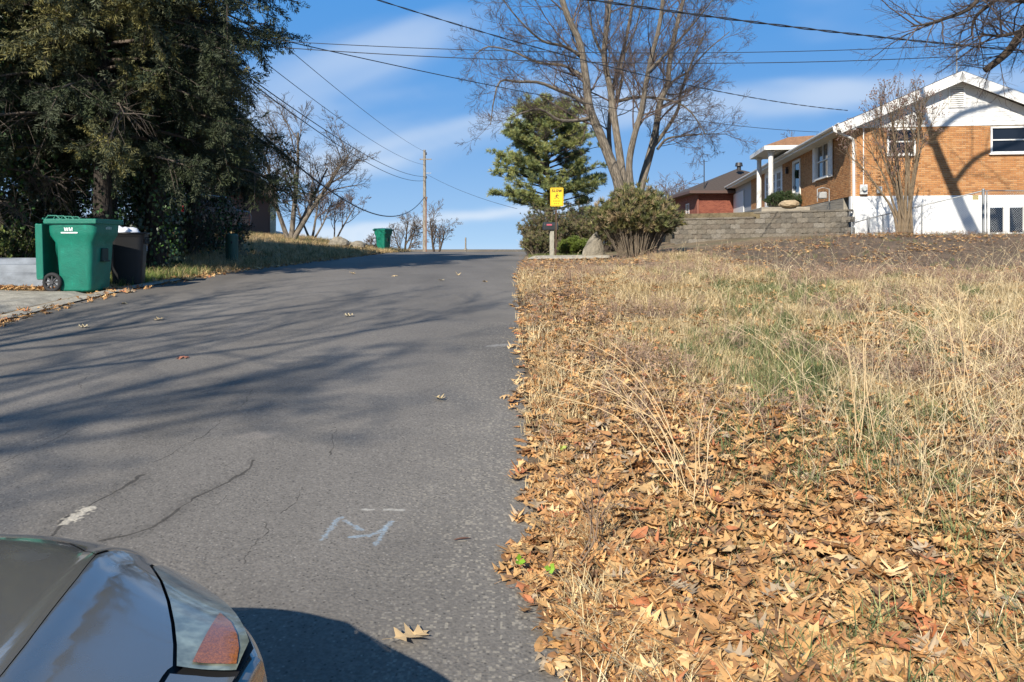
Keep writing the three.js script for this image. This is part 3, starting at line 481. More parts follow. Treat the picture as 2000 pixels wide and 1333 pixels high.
function cart(pos, turn, label, open, withPrint, m = binGreen, sc = 1) {
  const t = thing('wheeled_bin', label, 'bin', pos, turn);
  part('body', cartBody(sc), m, t);
  const rim = []; const L = 0.80 * sc, W = 0.715 * sc, y = 1.05 * sc;
  rim.push(box(L, 0.075, 0.03, 0, y, W / 2, 0.012), box(L, 0.075, 0.03, 0, y, -W / 2, 0.012), box(0.03, 0.075, W - 0.03, L / 2 - 0.015, y, 0, 0.012), box(0.03, 0.075, W - 0.03, -L / 2 + 0.015, y, 0, 0.012)); part('rim', join(rim), m, t);
  const hd = []; for (const z of [-0.26, -0.09, 0.09, 0.26]) hd.push(tubeGeo([V(-0.20, y + 0.02, z * sc), V(-0.27, y + 0.085, z * sc), V(-0.40, y + 0.085, z * sc), V(-0.47, y - 0.01, z * sc)], 0.012, 6)); hd.push(tubeGeo([V(-0.455, y + 0.04, -0.30 * sc), V(-0.455, y + 0.04, 0.30 * sc)], 0.016, 8)); part('handle', join(hd), m, t);
  if (open) { const l = new THREE.Group(); l.name = 'lid'; l.position.set(-0.49 * sc, y - 0.02, 0); l.rotation.z = 0.03; t.add(l); part('panel', join([box(0.05, 0.82 * sc, 0.70 * sc, -0.035, -0.42 * sc, 0, 0.02), box(0.10, 0.05, 0.70 * sc, 0.0, -0.82 * sc, 0, 0.015), box(0.09, 0.80 * sc, 0.03, 0.01, -0.42 * sc, 0.335 * sc, 0.012), box(0.09, 0.80 * sc, 0.03, 0.01, -0.42 * sc, -0.335 * sc, 0.012)]), m, l); }
  else { const b = new Buf(); const n = 12; for (let j = 0; j <= n; j++) for (let i = 0; i <= n; i++) { const u = j / n * 2 - 1, v = i / n * 2 - 1, k = (1 - Math.pow(Math.abs(u), 4)) * (1 - Math.pow(Math.abs(v), 4)); b.p.push(u * 0.42 * sc, y + 0.045 + 0.06 * k, v * 0.375 * sc); b.uv.push(u, v); } for (let j = 0; j < n; j++) for (let i = 0; i < n; i++) { const a = j * (n + 1) + i, c = a + n + 1; b.i.push(a, a + 1, c, c, a + 1, c + 1); } part('lid', b.geo(), m, t); }
  for (const z of [-0.31, 0.31]) wheel(t, 0.145 * sc, -0.30 * sc, z * sc);
  part('axle', cyl(0.015, 0.015, 0.6 * sc, 0, 0, 0, 8).rotateX(Math.PI / 2).translate(-0.30 * sc, 0.145 * sc, 0), M.darkMetal, t);
  part('catch_bar', join([box(0.05, 0.20, 0.16, 0.305 * sc, 0.55 * sc, 0, 0.01), box(0.07, 0.025, 0.16, 0.32 * sc, 0.46 * sc, 0, 0.006)]), mat(0.008, 0.03, 0.022, 0.6), t);
  if (withPrint) {
    decal('maker_print', 0.30, 0.12, (x, w, h) => { x.fillStyle = '#eef6f2'; x.font = 'bold ' + h * 0.62 + 'px sans-serif'; x.textAlign = 'center'; x.fillText('WM', w * 0.46, h * 0.58); x.fillRect(w * 0.08, h * 0.70, w * 0.84, h * 0.16); }, t, V(-0.02, 0.915 * sc, 0.347 * sc), 0);
    decal('number_print', 0.20, 0.06, (x, w, h) => { x.fillStyle = 'rgba(190,215,205,0.6)'; for (const [k, t] of [[0.10, 0.3], [0.30, 0.1], [0.50, 0.12], [0.70, 0.15]]) x.fillRect(w * k, h * t, w * 0.14, h * (0.85 - t)); }, t, V(0.392 * sc, 0.955 * sc, 0.02), Math.PI / 2);
  }
  return t;
}
cart(onLand(-6.50, 11.75, 0.01), -0.05, 'green wheeled bin with its lid hanging open beside the road', true, true);
{ const far = cart(onLand(-6.75, 40.5, 0.01), -0.5, 'green wheeled bin far up at the crest of the road', false, false); }
{ // black bin with a bulging white bag
  const b = thing('wheeled_bin', 'black bin overfilled with a white bag behind the green one', 'bin', onLand(-6.42, 12.95, 0.0), 0.30); b.scale.setScalar(0.92);
  const body = new Buf(), rows = [[0, 0.46, 0.46], [0.04, 0.49, 0.49], [0.85, 0.56, 0.56], [0.88, 0.60, 0.60], [0.94, 0.60, 0.60]], N = 32;
  for (const [y, l, w] of rows) for (let k = 0; k <= N; k++) { const a = k / N * Math.PI * 2, c = Math.cos(a), s = Math.sin(a), e = 0.3; body.p.push(Math.sign(c) * Math.pow(Math.abs(c), e) * l / 2, y, Math.sign(s) * Math.pow(Math.abs(s), e) * w / 2); body.uv.push(k / 8, y); }
  for (let j = 0; j < rows.length - 1; j++) for (let k = 0; k < N; k++) { const a = j * (N + 1) + k, c = a + N + 1; body.i.push(a, c, a + 1, c, c + 1, a + 1); }
  part('body', body.geo(), binDark, b); part('rim', new THREE.TorusGeometry(0.5, 0.02, 6, 4).rotateZ(Math.PI / 4).rotateX(Math.PI / 2).scale(0.84, 1, 0.84).translate(0, 0.93, 0), binDark, b);
  const rb = []; for (const z of [-0.16, -0.05, 0.06, 0.17]) rb.push(box(0.03, 0.12, 0.02, 0.30, 0.80, z, 0.006)); part('rib', join(rb), binDark, b);
  decal('sticker', 0.06, 0.10, (x, w, h) => { x.fillStyle = '#c9cdd2'; x.fillRect(0, 0, w, h); x.fillStyle = '#555b62'; for (let k = 0; k < 5; k++) x.fillRect(w * 0.1, h * (0.12 + k * 0.17), w * 0.7, h * 0.06); }, b, V(0.285, 0.66, -0.10), Math.PI / 2);
  const bag = thing('trash_bag', 'white plastic bag bulging out of the black bin', 'bag', onLand(-6.52, 12.98, 0.83)); const g = new THREE.SphereGeometry(0.21, 28, 18), p = g.attributes.position; for (let i = 0; i < p.count; i++) { const x = p.getX(i), y = p.getY(i), z = p.getZ(i), k = 1 + 0.9 * (fbm(x * 7 + 5, z * 7 + y * 6, 3) - 0.5); p.setXYZ(i, x * k, y * k * 0.62 + 0.03 * noise(x * 12, z * 12), z * k); } g.computeVertexNormals(); part('bag', g, mat(0.72, 0.75, 0.80, 0.35), bag);
}
// concrete block left of the bins, green cable pedestal
{ const t = thing('concrete_block', 'long low grey concrete block beside the open green bin', 'block', V(-8.9, landY(-8.9, 12.6) - 0.05, -12.7), 0.10);
  const s = new THREE.Shape([new THREE.Vector2(-0.42, 0), new THREE.Vector2(0.42, 0), new THREE.Vector2(0.39, 0.34), new THREE.Vector2(0.22, 0.42), new THREE.Vector2(-0.22, 0.44), new THREE.Vector2(-0.39, 0.34)]), g = new THREE.ExtrudeGeometry(s, { depth: 3.4, bevelEnabled: true, bevelSize: 0.02, bevelThickness: 0.02, bevelSegments: 2, curveSegments: 4 }); g.rotateY(Math.PI / 2); g.translate(-1.7, 0, 0);
  const st = tex(512, 128, (x, y) => { const f = fbm(x * 0.06, 3.3, 3), k = sstep(0.56, 0.72, f) * sstep(0.1, 0.8, noise(x * 0.3, y * 0.02)), v = 205 + (fbm(x * 0.05 + 9, y * 0.05, 3) - 0.5) * 70; return [v * (1 - 0.45 * k), v * (1 - 0.42 * k), v * (1 - 0.38 * k)]; }); st.repeat.set(0.35, 1);
  part('block', g, mat(0.36, 0.40, 0.45, 0.75, { map: st, bumpMap: GRAIN, bumpScale: 0.004 }), t); }
{ const p = onLand(-7.25, 20, -0.03), t = thing('cable_pedestal', 'round green cable pedestal on the far left verge', 'pedestal', p), g = mat(0.055, 0.13, 0.085, 0.55, { map: MOTTLE });
  part('shell', new THREE.LatheGeometry([[0.165, 0], [0.165, 0.06], [0.155, 0.07], [0.155, 0.70], [0.148, 0.745], [0.11, 0.775], [0, 0.785]].map(([a, b]) => new THREE.Vector2(a, b)), 28), g, t); part('collar', new THREE.TorusGeometry(0.160, 0.012, 6, 28).rotateX(Math.PI / 2).translate(0, 0.10, 0), g, t); part('lock', box(0.04, 0.06, 0.02, 0.05, 0.55, 0.15, 0.005), M.darkMetal, t); }
// ---------------------------------------------------------------- driveway aprons and the gutter
function sheet(name, pts, lift, m, nx = 10, ny = 6) { // pts: four corners as [x, D]
  const b = new Buf(); for (let j = 0; j <= ny; j++) for (let i = 0; i <= nx; i++) { const u = i / nx, v = j / ny, x = lerp(lerp(pts[0][0], pts[1][0], u), lerp(pts[3][0], pts[2][0], u), v), D = lerp(lerp(pts[0][1], pts[1][1], u), lerp(pts[3][1], pts[2][1], u), v); b.p.push(x, landY(x, D) + lift + (u > 0 && u < 1 && v > 0 && v < 1 ? 0.004 : -0.05), -D); b.uv.push(x, D); }
  for (let j = 0; j < ny; j++) for (let i = 0; i < nx; i++) { const a = j * (nx + 1) + i, c = a + nx + 1; b.i.push(a, a + 1, c, c, a + 1, c + 1); } return struct(name, b.geo(), m);
}
const slabMat = mat(0.46, 0.42, 0.34, 0.95, { map: MOTTLE, bumpMap: GRAIN, bumpScale: 0.006 });
sheet('driveway', [[-14, 7.2], [-6.28, 8.4], [-6.22, 11.6], [-14, 11.9]], 0.035, slabMat, 30, 20);
{ const b = new Buf(); const n = 50; for (let j = 0; j <= n; j++) { const D = lerp(5, 14.2, j / n), e = edgeL(D); for (const [dx, dy] of [[0.0, 0.012], [-0.05, 0.022], [-0.20, 0.03], [-0.22, -0.03]]) { b.p.push(e + dx + 0.03, roadY(D) + dy, -D); b.uv.push(dx, D); } } for (let j = 0; j < n; j++) for (let i = 0; i < 3; i++) { const a = j * 4 + i, c = a + 4; b.i.push(a, c, a + 1, c, c + 1, a + 1); } struct('gutter', b.geo(), slabMat); }
sheet('driveway', [[0.45, 23.2], [3.0, 23.6], [3.2, 25.4], [0.62, 25.4]], 0.10, mat(0.62, 0.56, 0.44, 0.95, { map: MOTTLE }), 16, 10);
// ---------------------------------------------------------------- warning sign and mailbox
{ const p = onLand(1.42, 25.35, -0.05), t = thing('warning_sign', 'yellow SLOW sign with a running figure on a thin brown post', 'sign', p, -0.06);
  part('post', join([box(0.012, 2.35, 0.06, -0.02, 1.18, 0), box(0.05, 2.35, 0.012, 0, 1.18, -0.024)]), mat(0.12, 0.075, 0.05, 0.8), t).rotation.z = -0.018;
  const sg = new THREE.Group(); sg.name = 'sign_plate'; sg.position.set(0.05, 2.06, 0.04); t.add(sg);
  const sh = new THREE.Shape(), w = 0.215, h = 0.305, r = 0.03; sh.moveTo(-w + r, -h); sh.lineTo(w - r, -h); sh.absarc(w - r, -h + r, r, -Math.PI / 2, 0); sh.lineTo(w, h - r); sh.absarc(w - r, h - r, r, 0, Math.PI / 2); sh.lineTo(-w + r, h); sh.absarc(-w + r, h - r, r, Math.PI / 2, Math.PI); sh.lineTo(-w, -h + r); sh.absarc(-w + r, -h + r, r, Math.PI, Math.PI * 1.5);
  part('plate', new THREE.ExtrudeGeometry(sh, { depth: 0.004, bevelEnabled: false }), mat(0.86, 0.52, 0.006, 0.5), sg);
  const pr = printTex(256, 363, (x, W, H) => { x.clearRect(0, 0, W, H); x.strokeStyle = '#2a2208'; x.lineWidth = 4; x.strokeRect(10, 10, W - 20, H - 20); x.fillStyle = '#1c1808'; x.font = 'bold 74px sans-serif'; x.textAlign = 'center'; x.fillText('SLOW', W / 2, 84, 214); x.lineWidth = 3; x.strokeStyle = '#1c1808'; x.strokeText('SLOW', W / 2, 84, 214);
    x.strokeStyle = '#15120a'; x.lineCap = 'round'; x.beginPath(); x.arc(134, 122, 12, 0, 7); x.fill(); x.lineWidth = 17; x.beginPath(); x.moveTo(130, 142); x.lineTo(120, 180); x.stroke(); x.lineWidth = 10; for (const l of [[[120, 182], [146, 196], [166, 216]], [[118, 182], [104, 204], [82, 214]], [[130, 146], [154, 158], [166, 146]], [[128, 146], [104, 158], [94, 174]]]) { x.beginPath(); l.forEach((q, i) => (i ? x.lineTo(...q) : x.moveTo(...q))); x.stroke(); }
    x.fillStyle = 'rgba(120,80,0,0.5)'; for (const [y, l] of [[250, [58, 88, 118, 148, 178]], [300, [74, 108, 150]]]) for (const q of l) x.fillRect(q, y, 18, 24); });
  const face = part('print', new THREE.PlaneGeometry(0.42, 0.60), new THREE.MeshStandardMaterial({ map: pr, transparent: true, roughness: 0.5 }), sg); face.position.z = 0.008;
}
{ const p = onLand(1.40, 27.2, -0.05), t = thing('mailbox', 'black mailbox on a pale square post beside the yellow sign', 'mailbox', p, 0.25);
  part('post', box(0.13, 0.98, 0.13, 0, 0.49, 0, 0.01), mat(0.55, 0.52, 0.42, 0.85, { map: MOTTLE }), t);
  const s = new THREE.Shape(); s.moveTo(-0.11, 0); s.lineTo(0.11, 0); s.lineTo(0.11, 0.13); s.absarc(0, 0.13, 0.11, 0, Math.PI); s.lineTo(-0.11, 0); const g = new THREE.ExtrudeGeometry(s, { depth: 0.5, bevelEnabled: true, bevelSize: 0.008, bevelThickness: 0.008, bevelSegments: 2 }); g.rotateY(-Math.PI / 2); g.translate(0.2, 1.02, 0); part('box', g, mat(0.035, 0.04, 0.042, 0.5), t);
  part('bracket', join([box(0.5, 0.03, 0.22, -0.05, 1.0, 0, 0.005), box(0.12, 0.2, 0.10, 0, 0.9, 0, 0.02)]), M.darkMetal, t); part('flag', box(0.19, 0.055, 0.012, -0.13, 1.17, 0.125, 0.004), mat(0.55, 0.12, 0.16, 0.5), t, 'faded red flag'); }
// ---------------------------------------------------------------- rocks
function rockGeo(r, sx, sy, sz, seed, rough = 0.5) { const g = new THREE.IcosahedronGeometry(r, 4), p = g.attributes.position, n = V(0, 0, 0); for (let i = 0; i < p.count; i++) { n.fromBufferAttribute(p, i); const u = n.clone().normalize(), k = 1 + rough * (fbm(u.x * 1.8 + seed + u.y, u.z * 1.8 + seed * 2 - u.y, 4) - 0.5) + 0.18 * (fbm(u.x * 6 + seed, u.z * 6 + u.y * 6, 3) - 0.5); p.setXYZ(i, n.x * k * sx, n.y * k * sy, n.z * k * sz); } g.computeVertexNormals(); return g; }
const stone = mat(0.36, 0.32, 0.25, 0.95, { map: MOTTLE, bumpMap: GRAIN, bumpScale: 0.02 });
{ const g = rockGeo(0.43, 0.95, 1.3, 0.45, 3.3, 0.3), p = g.attributes.position; for (let i = 0; i < p.count; i++) { const y = p.getY(i); p.setX(i, p.getX(i) * (1.05 - 0.75 * clamp((y + 0.3) / 0.95)) + 0.08 * y); } g.computeVertexNormals(); const o = single('boulder', g, stone, 'pointed grey boulder standing beside the spiky bush', 'boulder'); o.position.copy(onLand(2.62, 24.7, 0.30)); o.rotation.y = 0.3; }
{ const o = single('boulder', rockGeo(0.42, 1.2, 0.75, 0.9, 7.1), stone, 'larger pale boulder on the left verge near the crest', 'boulder'); o.position.copy(onLand(-8.15, 36.5, 0.16)); }
{ const o = single('boulder', rockGeo(0.34, 1.1, 0.8, 0.9, 9.4), stone, 'smaller pale boulder on the left verge near the far bin', 'boulder'); o.position.copy(onLand(-7.45, 37.2, 0.12)); }
{ const o = single('boulder', rockGeo(0.3, 1.5, 0.6, 0.9, 5.2), mat(0.55, 0.43, 0.28, 0.9, { map: MOTTLE }), 'flat tan rock by the porch step', 'boulder'); o.position.copy(house.localToWorld(V(-0.9, 3.47 - HB, -6.2))); }
// ---------------------------------------------------------------- chain-link fence before the gable
{
  const gal = mat(0.30, 0.31, 0.31, 0.5, { metalness: 0.6 }), wireM = mat(0.50, 0.51, 0.50, 0.5, { metalness: 0.4 });
  const f = thing('chain_link_fence', 'grey chain link fence in front of the white basement wall', 'fence', V(0, 0, 0));
  const pts = [[1664, 437, 26.9], [1697, 427, 26.6], [1801, 402, 25.6], [1921, 373, 25.0], [2120, 373, 25.0]].map(([x, y, D]) => P(x, y, D));
  f.position.set(pts[0].x, landY(pts[0].x, 26.9), pts[0].z); const o = f.position;
  for (const [k, r] of [[0, 0.025], [1, 0.035], [2, 0.022], [3, 0.042], [4, 0.03]]) { const q = pts[k], g = landY(q.x, -q.z) - 0.2; part(kids2(f, 'post'), join([cyl(r, r, q.y - g + 0.03, q.x - o.x, (q.y + g) / 2 - o.y, q.z - o.z, 10), new THREE.SphereGeometry(r * 1.15, 10, 8).translate(q.x - o.x, q.y - o.y + 0.03, q.z - o.z)]), gal, f); }
  for (const [px, py, D] of [[1725, 420, 26.3], [1928, 374, 24.98]]) { const q = P(px, py, D), g = landY(q.x, D) - 0.2; part(kids2(f, 'post'), cyl(0.02, 0.02, q.y - g, q.x - o.x, (q.y + g) / 2 - o.y, q.z - o.z, 8), gal, f); }
  for (let k = 0; k < 4; k++) {
    const a = pts[k].clone().sub(o), c = pts[k + 1].clone().sub(o); part(kids2(f, 'top_rail'), tubeGeo([a, c], 0.019, 8), gal, f);
    const b = new Buf(), L = Math.hypot(c.x - a.x, c.z - a.z), st = 0.075, at = (s, y) => { const t = s / L; return V(lerp(a.x, c.x, t), y, lerp(a.z, c.z, t)); };
    const top = (s) => lerp(a.y, c.y, s / L), bot = (s) => { const t = s / L, x = lerp(a.x, c.x, t) + o.x, z = lerp(a.z, c.z, t) + o.z; return landY(x, -z) - 0.03 - o.y; };
    for (const sg of [1, -1]) for (let s0 = -3; s0 < L + 3; s0 += st) {       // diagonal wires from the ground to the rail
      let s = s0, y = bot(clamp(s, 0, L)), run = [];
      for (; y < top(clamp(s, 0, L)) && run.length < 60; s += sg * st / 2, y += st / 2) if (s >= 0 && s <= L) run.push(at(s, y)); else if (run.length) break;
      if (run.length > 1) b.tube([run[0], run[run.length - 1]], [0.0021, 0.0021], 3);
    }
    const w = part(kids2(f, 'wire_mesh'), b.geo(), wireM, f); w.userData.kind = 'stuff';
  }
  const tag = part('notice_plate', box(0.19, 0.15, 0.006), mat(0.42, 0.34, 0.12, 0.6), f, 'small tan notice plate'); tag.position.copy(P(1906, 386, 25.1).sub(o)); 
}
// ================================================================ trees and shrubs
const bark = (r, g, b) => mat(r, g, b, 0.95, { map: rep(BARK, 1, 0.8), bumpMap: rep(BARKB, 1, 0.8), bumpScale: 0.02 });
const barkGrey = bark(0.30, 0.265, 0.22), barkDark = bark(0.11, 0.085, 0.065), barkTan = bark(0.40, 0.31, 0.21), twigGrey = bark(0.27, 0.225, 0.19), twigRed = bark(0.27, 0.205, 0.18);
function fan(dir, ang, az) { const a = Math.abs(dir.y) < 0.95 ? V(0, 1, 0) : V(1, 0, 0), u = V(0, 0, 0).crossVectors(dir, a).normalize(), v = V(0, 0, 0).crossVectors(dir, u); return dir.clone().multiplyScalar(Math.cos(ang)).addScaledVector(u, Math.sin(ang) * Math.cos(az)).addScaledVector(v, Math.sin(ang) * Math.sin(az)).normalize(); }
function along(pts, t) { const k = clamp(t, 0, 0.9999) * (pts.length - 1), i = Math.floor(k); return [pts[i].clone().lerp(pts[i + 1], k - i), pts[i + 1].clone().sub(pts[i]).normalize()]; }
function sprout(b, R, pts, rad, len, L, lvl, tip) {        // children of level lvl along a finished limb
  const c = L[lvl];
  for (let i = 0; i < c.n; i++) { const t = c.from + (1 - c.from) * (i + R()) / c.n, [p, d] = along(pts, t), r = lerp(rad[0], rad[rad.length - 1], t); grow(b, R, p, fan(d, lerp(c.ang[0], c.ang[1], R()), R() * 6.283), len * c.ratio * (1.15 - 0.55 * t) * (0.65 + 0.7 * R()), Math.max(r * c.rr, c.min ?? 0.004), L, lvl, tip); }
}
function grow(b, R, p, d, len, r, L, lvl, tip) {
  const c = L[lvl], pts = [p.clone()], rad = [r], q = p.clone(), dd = d.clone();
  for (let k = 1; k <= c.segs; k++) { dd.x += (R() - 0.5) * c.wander; dd.y += (R() - 0.5) * c.wander + c.up / c.segs; dd.z += (R() - 0.5) * c.wander; dd.normalize(); q.addScaledVector(dd, len / c.segs); pts.push(q.clone()); rad.push(Math.max(0.0025, lerp(r, r * c.tip, k / c.segs))); }
  b.tube(pts, rad, c.sides);
  if (tip) tip(pts, lvl, rad);
  if (lvl + 1 < L.length) sprout(b, R, pts, rad, len, L, lvl + 1, tip);
}
const smooth = (list, n) => new THREE.CatmullRomCurve3(list).getPoints(n);
function scatter(name, geo, m, list, parent, kind = 'stuff') {
  const im = new THREE.InstancedMesh(geo, m, list.length); im.name = name; im.castShadow = im.receiveShadow = true; if (kind) im.userData.kind = kind;
  list.forEach(([mx, c], i) => { im.setMatrixAt(i, mx); im.setColorAt(i, c); }); parent.add(im); return im;
}
const leafMat = (rough = 0.7, o = {}) => new THREE.MeshStandardMaterial({ color: 0xffffff, roughness: rough, side: THREE.DoubleSide });
const TMP = new THREE.Object3D();
function pose(p, dir, roll, s) { TMP.position.copy(p); TMP.up.set(0, 1, 0); TMP.quaternion.setFromUnitVectors(V(0, 1, 0), dir); TMP.rotateY(roll); TMP.scale.setScalar(s); TMP.updateMatrix(); return TMP.matrix.clone(); }

// ---------------------------------------------------------------- the big bare tree with several stems
{
  const D = 30, base = onLand(4.55, D, -0.1), t = thing('bare_tree', 'large bare tree with several grey trunks behind the spiky bush', 'tree', base), b = new Buf(), tw = new Buf(), R = rng(5);
  const path = (l) => l.map(([x, y, d]) => P(x, y, D + (d ?? 0)).sub(base));
  const L = [{}, { n: 0 }, { n: 7, from: 0.10, ang: [0.45, 0.95], ratio: 0.46, rr: 0.5, segs: 7, sides: 5, wander: 0.34, up: 0.30, tip: 0.35 }, { n: 6, from: 0.15, ang: [0.4, 0.9], ratio: 0.50, rr: 0.5, segs: 5, sides: 3, wander: 0.36, up: 0.16, tip: 0.5, min: 0.005 }, { n: 4, from: 0.2, ang: [0.3, 0.8], ratio: 0.55, rr: 0.6, segs: 4, sides: 3, wander: 0.35, up: -0.10, tip: 0.6, min: 0.0035 }];
  const stems = [
    [0.24, 0.085, path([[1232, 470, 0], [1222, 400, -0.1], [1195, 320, -0.3], [1172, 262, -0.5], [1152, 212, -0.7], [1144, 150, -0.8], [1132, 82, -1.0], [1108, 30, -1.3], [1088, -40, -1.6], [1072, -110, -1.8]])],
    [0.19, 0.075, path([[1240, 470, 0.3], [1221, 379, 0.2], [1210, 300, 0.2], [1199, 225, 0.3], [1191, 169, 0.4], [1180, 109, 0.5], [1187, 40, 0.8], [1195, -60, 1.1], [1190, -150, 1.2]])],
    [0.16, 0.065, path([[1243, 470, -0.4], [1234, 379, -0.5], [1229, 319, -0.6], [1240, 262, -0.9], [1251, 225, -1.1], [1259, 180, -1.3], [1268, 130, -1.5], [1290, 40, -1.9], [1300, -70, -2.2]])],
    [0.18, 0.065, path([[1252, 470, 0.4], [1250, 379, 0.5], [1270, 300, 0.7], [1281, 255, 0.8], [1289, 202, 1.0], [1304, 165, 1.2], [1307, 130, 1.4], [1322, 50, 1.8], [1345, -40, 2.1], [1360, -120, 2.3]])],
    [0.13, 0.05, path([[1238, 470, -0.1], [1208, 380, 0.9], [1192, 300, 1.6], [1190, 240, 2.1], [1200, 160, 2.5], [1222, 80, 2.8], [1240, -20, 3.0], [1250, -110, 3.1]])],
  ];
  const limbs = [
    [0.11, 0.03, path([[1272, 292, 0.7], [1300, 255, 0.5], [1326, 210, 0.3], [1330, 180, 0.2], [1352, 120, 0], [1380, 60, -0.4]])],
    [0.10, 0.025, path([[1150, 232, -0.6], [1120, 236, -1.0], [1090, 234, -1.4], [1056, 214, -1.8], [1022, 220, -2.1], [998, 230, -2.2]])],
    [0.11, 0.02, path([[1146, 205, -0.7], [1120, 188, -0.9], [1090, 176, -1.2], [1052, 161, -1.5], [1012, 160, -1.8], [978, 158, -2.0], [965, 195, -2.1], [958, 244, -2.2]])],
    [0.09, 0.02, path([[1202, 199, 0.3], [1244, 190, -0.2], [1292, 193, -0.6], [1326, 202, -0.9], [1352, 222, -1.2], [1378, 262, -1.3]])],
    [0.09, 0.03, path([[1204, 195, 0.3], [1216, 150, 0.9], [1214, 124, 1.1], [1240, 60, 1.6], [1262, -20, 2.0]])],
    [0.07, 0.02, path([[1284, 292, 0.7], [1302, 272, 0.4], [1330, 266, 0.2], [1372, 262, -0.1], [1420, 262, -0.3]])],
    [0.08, 0.02, path([[1290, 196, 1.0], [1316, 158, 1.3], [1344, 140, 1.5], [1380, 100, 1.8], [1425, 62, 2.2]])],
    [0.09, 0.02, path([[1138, 110, -0.9], [1100, 90, -1.3], [1060, 80, -1.8], [1015, 40, -2.2], [975, -10, -2.4]])],
    [0.08, 0.02, path([[1142, 150, -0.8], [1100, 128, -0.3], [1050, 122, 0.1], [1000, 100, 0.4], [950, 92, 0.6], [925, 110, 0.8]])],
    [0.08, 0.02, path([[1266, 140, -1.5], [1310, 96, -1.8], [1360, 40, -2.3], [1400, -10, -2.6]])],
    [0.08, 0.02, path([[1184, 120, 0.5], [1160, 70, 1.2], [1150, 10, 1.6], [1140, -60, 1.9]])],
  ];
  const all = [...stems, ...limbs];
  const mainParts = stems.map(([r0, r1, p]) => { const q = smooth(p, 26), rr = q.map((_, i) => lerp(r0, r1, Math.pow(i / 26, 0.8)) * (1 + 0.10 * (noise(i * 0.9, r0 * 90) - 0.5))); const s = new Buf(); s.tube(q, rr, 12); part(kids2(t, 'trunk'), s.geo(), barkGrey, t); return [q, rr]; });
  for (const [r0, r1, p] of limbs) { const q = smooth(p, 18), rr = q.map((_, i) => lerp(r0, r1, i / 18) * 0.8); b.tube(q, rr, 8); mainParts.push([q, rr, 1]); }
  for (const [q, rr, isLimb] of mainParts) {
    const cut = isLimb ? q : q.slice(9), cr = isLimb ? rr : rr.slice(9);
    L[1] = { n: isLimb ? 13 : 17, from: 0.05, ang: [0.4, 1.1], ratio: 1, rr: 0.42, segs: 8, sides: 5, wander: 0.30, up: 0.42, tip: 0.3 };
    const c = L[1];
    for (let i = 0; i < c.n; i++) { const tt = (i + R()) / c.n, [pp, d] = along(cut, tt), r = lerp(cr[0], cr[cr.length - 1], tt); grow(tw, R, pp, fan(d, lerp(0.4, 1.15, R()), R() * 6.283), (isLimb ? 1.5 : 2.3) * (0.6 + 0.8 * R()), clamp(r * 0.30, 0.010, 0.045), L, 1); }
  }
  part('limb', b.geo(), barkGrey, t); const x = part('twigs', tw.geo(), twigRed, t); x.userData.kind = 'stuff';
}
// ---------------------------------------------------------------- other bare trees
function bareTree(pos, h, label, seed, o = {}) {
  const t = thing('bare_tree', label, 'tree', pos, 0, o.group), tr = new Buf(), tw = new Buf(), R = rng(seed);
  const L = [{ segs: 8, sides: 10, wander: o.wander ?? 0.12, up: 0.2, tip: 0.35 }, { n: o.n1 ?? 9, from: o.from ?? 0.3, ang: o.ang ?? [0.5, 1.0], ratio: o.ratio ?? 0.6, rr: 0.55, segs: 8, sides: 6, wander: 0.30, up: o.up ?? 0.3, tip: 0.3 }, { n: o.n2 ?? 7, from: 0.2, ang: [0.4, 0.9], ratio: 0.5, rr: 0.5, segs: 6, sides: 4, wander: 0.34, up: o.up2 ?? 0.12, tip: 0.4, min: 0.01 }, { n: o.n3 ?? 6, from: 0.15, ang: [0.35, 0.9], ratio: 0.5, rr: 0.55, segs: 4, sides: 3, wander: 0.35, up: 0.05, tip: 0.5, min: o.min ?? 0.006 }, { n: o.n4 ?? 3, from: 0.2, ang: [0.3, 0.8], ratio: 0.55, rr: 0.65, segs: 3, sides: 3, wander: 0.3, up: 0, tip: 0.6, min: o.min ?? 0.005 }];
  for (const [dx, dz, k] of o.stems ?? [[0, 0, 1]]) { const d = V(dx, 1, dz).normalize(); const one = new Buf(); const hh = h * k; const c = L[0], pts = [V(dx * 0.2, -0.1, dz * 0.2)], rad = [(o.r ?? h * 0.028) * k], q = pts[0].clone(), dd = d.clone(); for (let i = 1; i <= 10; i++) { dd.x += (R() - 0.5) * c.wander; dd.z += (R() - 0.5) * c.wander; dd.y += 0.02; dd.normalize(); q.addScaledVector(dd, hh * 0.62 / 10); pts.push(q.clone()); rad.push(rad[0] * lerp(1, 0.35, i / 10)); } one.tube(pts, rad, 9); part(kids2(t, 'trunk'), one.geo(), o.bark ?? barkGrey, t); sprout(tw, R, pts, rad, hh * 0.62, L, 1); }
  const x = part('twigs', tw.geo(), o.twig ?? twigGrey, t); x.userData.kind = 'stuff'; return t;
}
bareTree(onLand(-10.9, 38), 8.6, 'spreading bare tree on the lit bank left of the road', 21, { stems: [[0.15, 0.1, 1], [0.55, 0.05, 0.95], [-0.3, 0.2, 0.9], [0.3, -0.35, 0.8]], r: 0.14, n1: 8, n2: 8, n3: 7, n4: 3, up: 0.12, min: 0.008 });
bareTree(onLand(-13.0, 50), 5.6, 'hazy bare shrub tree behind the spreading bare tree', 22, { stems: [[0.2, 0, 1], [-0.3, 0.1, 0.9], [0.6, 0, 0.8]], r: 0.09, n1: 8, n2: 7, n3: 5, n4: 2, min: 0.012, twig: twigRed });
bareTree(onLand(-12.0, 52), 4.6, 'low bare tree at the right end of the left bank', 26, { stems: [[0.5, 0, 1], [0.1, 0.1, 0.8]], r: 0.07, n1: 8, n2: 6, n3: 5, n4: 2, min: 0.012, twig: twigRed });
